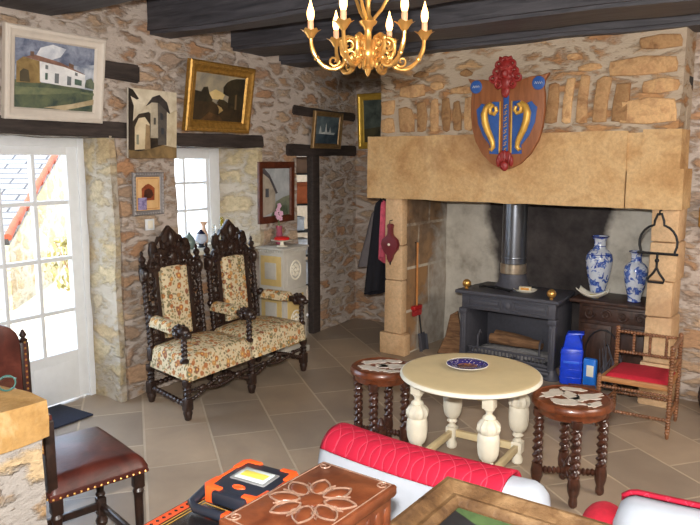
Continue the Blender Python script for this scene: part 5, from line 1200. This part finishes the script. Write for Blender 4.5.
# spectacles on the low wall
gl_ = thing('spectacles', (-2.205, 1.235, 1.005), R(75), 'teal-rimmed spectacles lying on the ochre top of the low wall', 'spectacles')
teal = plain('teal_rim', (52, 98, 92), .3)
for sx in (-1, 1):
    MB().tube([(sx * .036 + .027 * math.cos(k * PI / 12), -.012 + .006 * math.sin(k * PI / 12), .030 + .024 * math.sin(k * PI / 12)) for k in range(24)], .0028, 7, None, True).build('rim', teal, gl_)
    MB().tube([(sx * .066, -.01, .04), (sx * .068, .05, .03), (sx * .066, .12, .012), (sx * .062, .14, .0)], .0024, 6).build('temple', teal, gl_)
    MB().ball((sx * .036, -.012, .03), (.026, .001, .023), None, 16, 6).build('lens', M['glass'], gl_)
MB().tube([(-.010, -.012, .034), (0, -.013, .039), (.010, -.012, .034)], .0026, 6).build('bridge', teal, gl_)

# ------------------------------------------------------------------ slip-covered armchairs seen from behind
def armchair(x, y, wd, top, rz, lab, c0, c1, hem, seat_mat=None, sd_=.40, tap=.22):
    a = thing('easy_chair', (x, y, 0), rz, lab, 'armchair', 'white slip-covered easy chairs')
    H = top
    def rest(off):
        def fn(u, v):
            # closed section of the back swept across the chair, ends rounded
            s = -1 + 2 * u; e = 1 - abs(s); k = min(1, e / .16); k = math.sqrt(max(0, 1 - (1 - k) ** 2)) if k < 1 else 1
            th_ = 2 * PI * v; cy = .11 * (.35 + .65 * k) + off; hz = (H - .22) / 2
            yy = cy * math.copysign(abs(math.cos(th_)) ** .75, math.cos(th_)); zz = (hz * (.80 + .20 * k) + off) * math.copysign(abs(math.sin(th_)) ** .6, math.sin(th_))
            return ((wd / 2 - .0) * s * (1), yy - .05 * (1 - s * s) * .8 + .03, .22 + hz + zz - hz * .2 * (1 - k))
        return fn
    b = MB().grid(rest(0), 44, 40); b.build('backrest', M['white_cloth'], a, angle=80)
    f = rest(.008)
    def cov(u, v): return f(c0 + (c1 - c0) * u, .12 + (hem - .12) * v)
    c = MB().grid(cov, 40, 24); o = c.build('red_cover', M['red_cloth'], a, angle=80); sm = o.modifiers.new('thickness', 'SOLIDIFY'); sm.thickness = .012; sm.offset = 1
    def seat(u, v):
        X = (u - .5) * (wd - .10); Y = .06 + v * sd_; e = min(min(u, 1 - u) * wd, (1 - v) * sd_); k = min(1, e / .07); return (X * (1 - tap * v * v), Y, .28 + .12 * math.sin(k * PI / 2) ** .6)
    st = MB().grid(seat, 24, 20); st.bx(-wd / 2 + .10, wd / 2 - .10, .06, .42, .12, .29, .03); st.build('seat', seat_mat or M['white_cloth'], a, angle=80)
    for sx in (-1, 1):
        for yy in (.0, .34): MB().lathe([(.014, 0), (.022, .05), (.026, .23)], 12, TR(sx * (wd / 2 - .16), yy, 0)).build('leg', M['oak_dark'], a)
    return a
armchair(-1.05, 2.13, .92, .725, R(-3), 'white slip-covered easy chair with red quilted cover, behind the carved box', .06, .86, .385)
ec = armchair(.045, 2.30, .92, .70, R(10), 'white slip-covered easy chair with red seat, right of the other one', .03, .97, .235, M['red_velvet'], .52, .03)
MB().ball((-.485, .10, .535), (.08, .12, .085), None, 20, 12).build('side_cushion', M['red_velvet'], ec)

# ------------------------------------------------------------------ foreground table and what lies on it
YA = R(32.593)
def D(depth, lat, z): return (-math.sin(YA) * depth + math.cos(YA) * lat, math.cos(YA) * depth + math.sin(YA) * lat, z)
ft = thing('side_table', D(1.45, -.10, 0), YA, 'plain dark table under the carved box and picture frame in the foreground', 'table')
MB().bx(-.85, .85, -.42, .40, .71, .74, .006).build('tabletop', M['oak_red'], ft)
for sx in (-1, 1):
    for yy in (-.36, .34): MB().box((sx * .78, yy, .355), (.06, .06, .71), .006).build('leg', M['oak_red'], ft)
MB().bx(-.76, .76, -.38, -.36, .63, .71).bx(-.76, .76, .34, .36, .63, .71).build('apron', M['oak_red'], ft)
# carved box
M['carved'] = wood('carved_walnut', (78, 36, 20), (122, 66, 38), .36, (8, 8, 8), .25, .25)
bx0 = thing('carved_box', (-.975, 1.345, .741), R(-4), 'carved brown wooden box with a flower rosette on its lid', 'box')
BW, BL = .128, .205
MB().bx(-BW + .012, BW - .012, -BL + .012, BL - .012, 0, .145, .004).build('body', M['carved'], bx0)
ld = MB().bx(-BW, BW, -BL, BL, .145, .176, .007); lo_ = ld.build('lid', M['carved'], bx0)
ro = MB(); zt = .1765; ro.lathe([(.03, zt - .001), (.03, zt + .004), (.02, zt + .007), (.005, zt + .0075)], 20)
dk = plain('groove_grey_brown', (128, 100, 84), .3, 0, .3, 30)  # greyer, paler brown than the box, for the groove lines
for k in range(8):
    a = k * PI / 4 + PI / 8; L_ = .105 if k % 2 else .10; T = RZ(a)
    ro.ball((.072, 0, zt), (.038, .020, .006), T, 14, 6)
ro.build('rosette', M['carved'], lo_)
gv = MB()
for k in range(8):
    T = RZ(k * PI / 4 + PI / 8); pts = [(.032 + .085 * q, .026 * math.sin(PI * q) ** .8, zt + .0012) for q in [i / 12 for i in range(13)]]
    gv.tube(pts, .0028, 6, T); gv.tube([(x, -y, z) for x, y, z in pts], .0028, 6, T)
    T2_ = RZ(k * PI / 4); gv.tube([(.04, 0, zt + .001), (.07, .008, zt + .001), (.098, 0, zt + .001), (.07, -.008, zt + .001)], .0024, 6, T2_, True)
for sx in (-1, 1):
    for sy in (-1, 1): gv.scroll((sx * (BW - .028), sy * (BL - .03), zt + .0008), .018, 1.3, .0026, sx * sy, PI / 2 * sy, None, 'xy'); 
for sx in (-1, 1): gv.tube([(sx * (BW - .012), -BL + .012, zt + .0006), (sx * (BW - .012), BL - .012, zt + .0006)], .0018, 6)
for sy in (-1, 1): gv.tube([(-BW + .012, sy * (BL - .012), zt + .0006), (BW - .012, sy * (BL - .012), zt + .0006)], .0018, 6)
gv.build('carved_grooves', dk, lo_)
for sx in (-1, 1):
    sdv = MB()
    for k in range(9): sdv.ball((sx * (BW - .011), -BL + .04 + k * .042, .075), (.006, .016, .05), None, 10, 6)
    sdv.build('side_gadroons', M['carved'], bx0)
# black lacquered folding box with orange border
bk = thing('lacquer_box', (-1.275, 1.15, .741), R(0), 'flat black lacquer box with an orange and gold border under the work lamp', 'box')
lq = plain('black_lacquer', (30, 28, 30), .25, 0, .1); orl = plain('orange_red_inlay', (206, 78, 40), .35, 0, .1)
MB().bx(-.145, .145, -.26, .26, 0, .058, .004).build('case', lq, bk)
MB().bx(-.147, -.1445, -.255, .255, .006, .05).bx(-.14, .14, .2585, .2615, .006, .05).build('white_edge', M['ivory'], bk)
br_ = MB()
def ring(x0, x1, y0, y1, wd_, z0, z1, mb): mb.bx(x0, x1, y0, y0 + wd_, z0, z1).bx(x0, x1, y1 - wd_, y1, z0, z1).bx(x0, x0 + wd_, y0 + wd_, y1 - wd_, z0, z1).bx(x1 - wd_, x1, y0 + wd_, y1 - wd_, z0, z1); return mb
ring(-.138, .138, -.253, .253, .030, .0575, .0588, br_).build('orange_border', orl, bk)
lz = MB()
for k in range(22):
    y = -.235 + k * .0224
    for x in (-.123, .123): lz.prism([(x - .007, y), (x, y + .006), (x + .007, y), (x, y - .006)], .0585, .0594)
for k in range(11):
    x = -.112 + k * .0224
    for y in (-.238, .238): lz.prism([(x - .006, y), (x, y + .007), (x + .006, y), (x, y - .007)], .0585, .0594)
lz.build('black_lozenges', lq, bk)
ring(-.088, .088, -.203, .203, .0022, .0575, .0588, MB()).build('gilt_line', gld, bk); ring(-.10, .10, -.215, .215, .002, .0575, .0588, MB()).build('gilt_line', gld, bk)
# rechargeable work lamp
wl_ = thing('work_lamp', (-1.262, 1.445, .802), R(3), 'black and orange rechargeable work lamp lying on the lacquer box', 'lamp')
wb = MB(); wb.box((0, 0, .036), (.185, .185, .046), .012); wb.bx(-.06, .06, -.115, -.07, .018, .056, .008); wb.bx(-.05, .05, .08, .10, .02, .055, .006); wb.build('housing', M['black'], wl_)
for sx in (-1, 1):
    for sy in (-1, 1):
        T = TR(sx * .088, sy * .088, 0); g = MB(); g.prism([(sx * a, sy * b) for a, b in ((-.05, .014), (-.05, -.004), (-.012, -.008), (-.008, -.05), (.014, -.05), (.016, .0), (.0, .016))][::sx * sy], .010, .062, T, .006); g.build('corner_guard', M['orange'], wl_)
for sx in (-1, 1): MB().bx(sx * .094 - .006, sx * .094 + .006, -.05, .05, .02, .058, .004).build('side_guard', M['orange'], wl_)
MB().bx(-.062, .062, -.028, .052, .054, .063, .004).build('lens_bezel', plain('grey_bezel', (150, 152, 154), .3, .4), wl_)
ln = MB().bx(-.052, .052, -.020, .044, .060, .0645, .002).build('lens', plain('frosted_lens', (196, 206, 204), .2, 0, .03), wl_)
MB().bx(-.042, .042, -.004, .028, .0643, .0655, .0005).build('led_strip', plain('yellow_phosphor', (216, 204, 84), .4), ln)
lgm = MB(); lgm.tube([(.02 * math.cos(k * .4), -.062 + .010 * math.sin(k * .4), .0595) for k in range(16)], .0025, 5, None, True); lgm.bx(-.014, .014, -.066, -.058, .058, .0605); lgm.build('orange_emblem', M['orange'], wl_)
hn = MB(); hn.tube([(-.105, -.02, .034), (-.118, -.07, .028), (-.112, -.135, .018), (-.085, -.15, .014), (.085, -.15, .014), (.112, -.135, .018), (.118, -.07, .028), (.105, -.02, .034)], .0135, 10); hn.build('handle', M['black'], wl_)
MB().box((.045, -.15, .014), (.06, .034, .034), .008).build('handle_grip', M['orange'], wl_)
# picture lying face up in an old carved frame
M['oldframe'] = sandstone('worn_wood_gilt', [(66, 46, 30), (100, 74, 48), (138, 110, 78)], None, 9, .5, .5)
pf_ = thing('framed_picture', (-.475, 1.515, .741), 0, 'old dark-green picture in a worn gilt wood frame lying face up in the foreground', 'picture')
pf_.rotation_euler = (R(-90), 0, R(-3)); 
FWd, FHt = .76, .72
pf_.location = (-.505, 1.151, .741)
frame(pf_, FWd, FHt, .085, .06, M['oldframe'], [(0, 0), (0, .7), (.06, .98), (.22, 1.0), (.34, .86), (.62, .62), (.80, .66), (.88, .55), (1.0, .30), (1.0, 0)])
art(pf_, FWd - .165, FHt - .165, -.012, .082, [(dab('bottle_green', (44, 66, 42), (84, 108, 66), 7), FULL), (dab('near_black', (22, 22, 24), (44, 44, 46), 7), [(0, 0), (.30, 0), (.42, .30), (.34, .62), (.2, .86), (0, .96)]), (dab('pale_figure', (120, 124, 128), (168, 172, 176), 9), [(.62, .2), (.9, .2), (.9, .62), (.7, .66)]), (dab('sombre_red', (84, 40, 34), (110, 56, 46), 9), [(.1, 0), (.6, 0), (.5, .2), (.2, .22)])])

# ------------------------------------------------------------------ gold octagonal mirror at the right
om = thing('octagonal_mirror', F(2.67, .285, 1.21), FR, 'gold octagonal mirror on the stone wall right of the fireplace', 'mirror')
oc = MB(); n = 8; vs_ = []
prf = [(.15, 0), (.15, -.02), (.138, -.03), (.118, -.022), (.112, -.008), (.112, 0)]
for r_, y_ in prf:
    for k in range(n): a = PI / 8 + k * PI / 4; vs_.append((r_ * math.cos(a), y_, .17 + r_ * 1.15 * math.sin(a)))
oc.raw(vs_, [(j * n + k, j * n + (k + 1) % n, ((j + 1) % 6) * n + (k + 1) % n, ((j + 1) % 6) * n + k) for j in range(6) for k in range(n)])
oc.build('frame', M['gold'], om, angle=20)
mg, t_, p_ = new_mat('mirror_glass', .03, 1.0); p_.inputs['Base Color'].default_value = (.85, .85, .87, 1)
MB().prism([(.115 * math.cos(PI / 8 + k * PI / 4), .17 + .115 * 1.15 * math.sin(PI / 8 + k * PI / 4)) for k in range(8)], .004, .010, RX(R(90))).build('mirror_glass', mg, om)
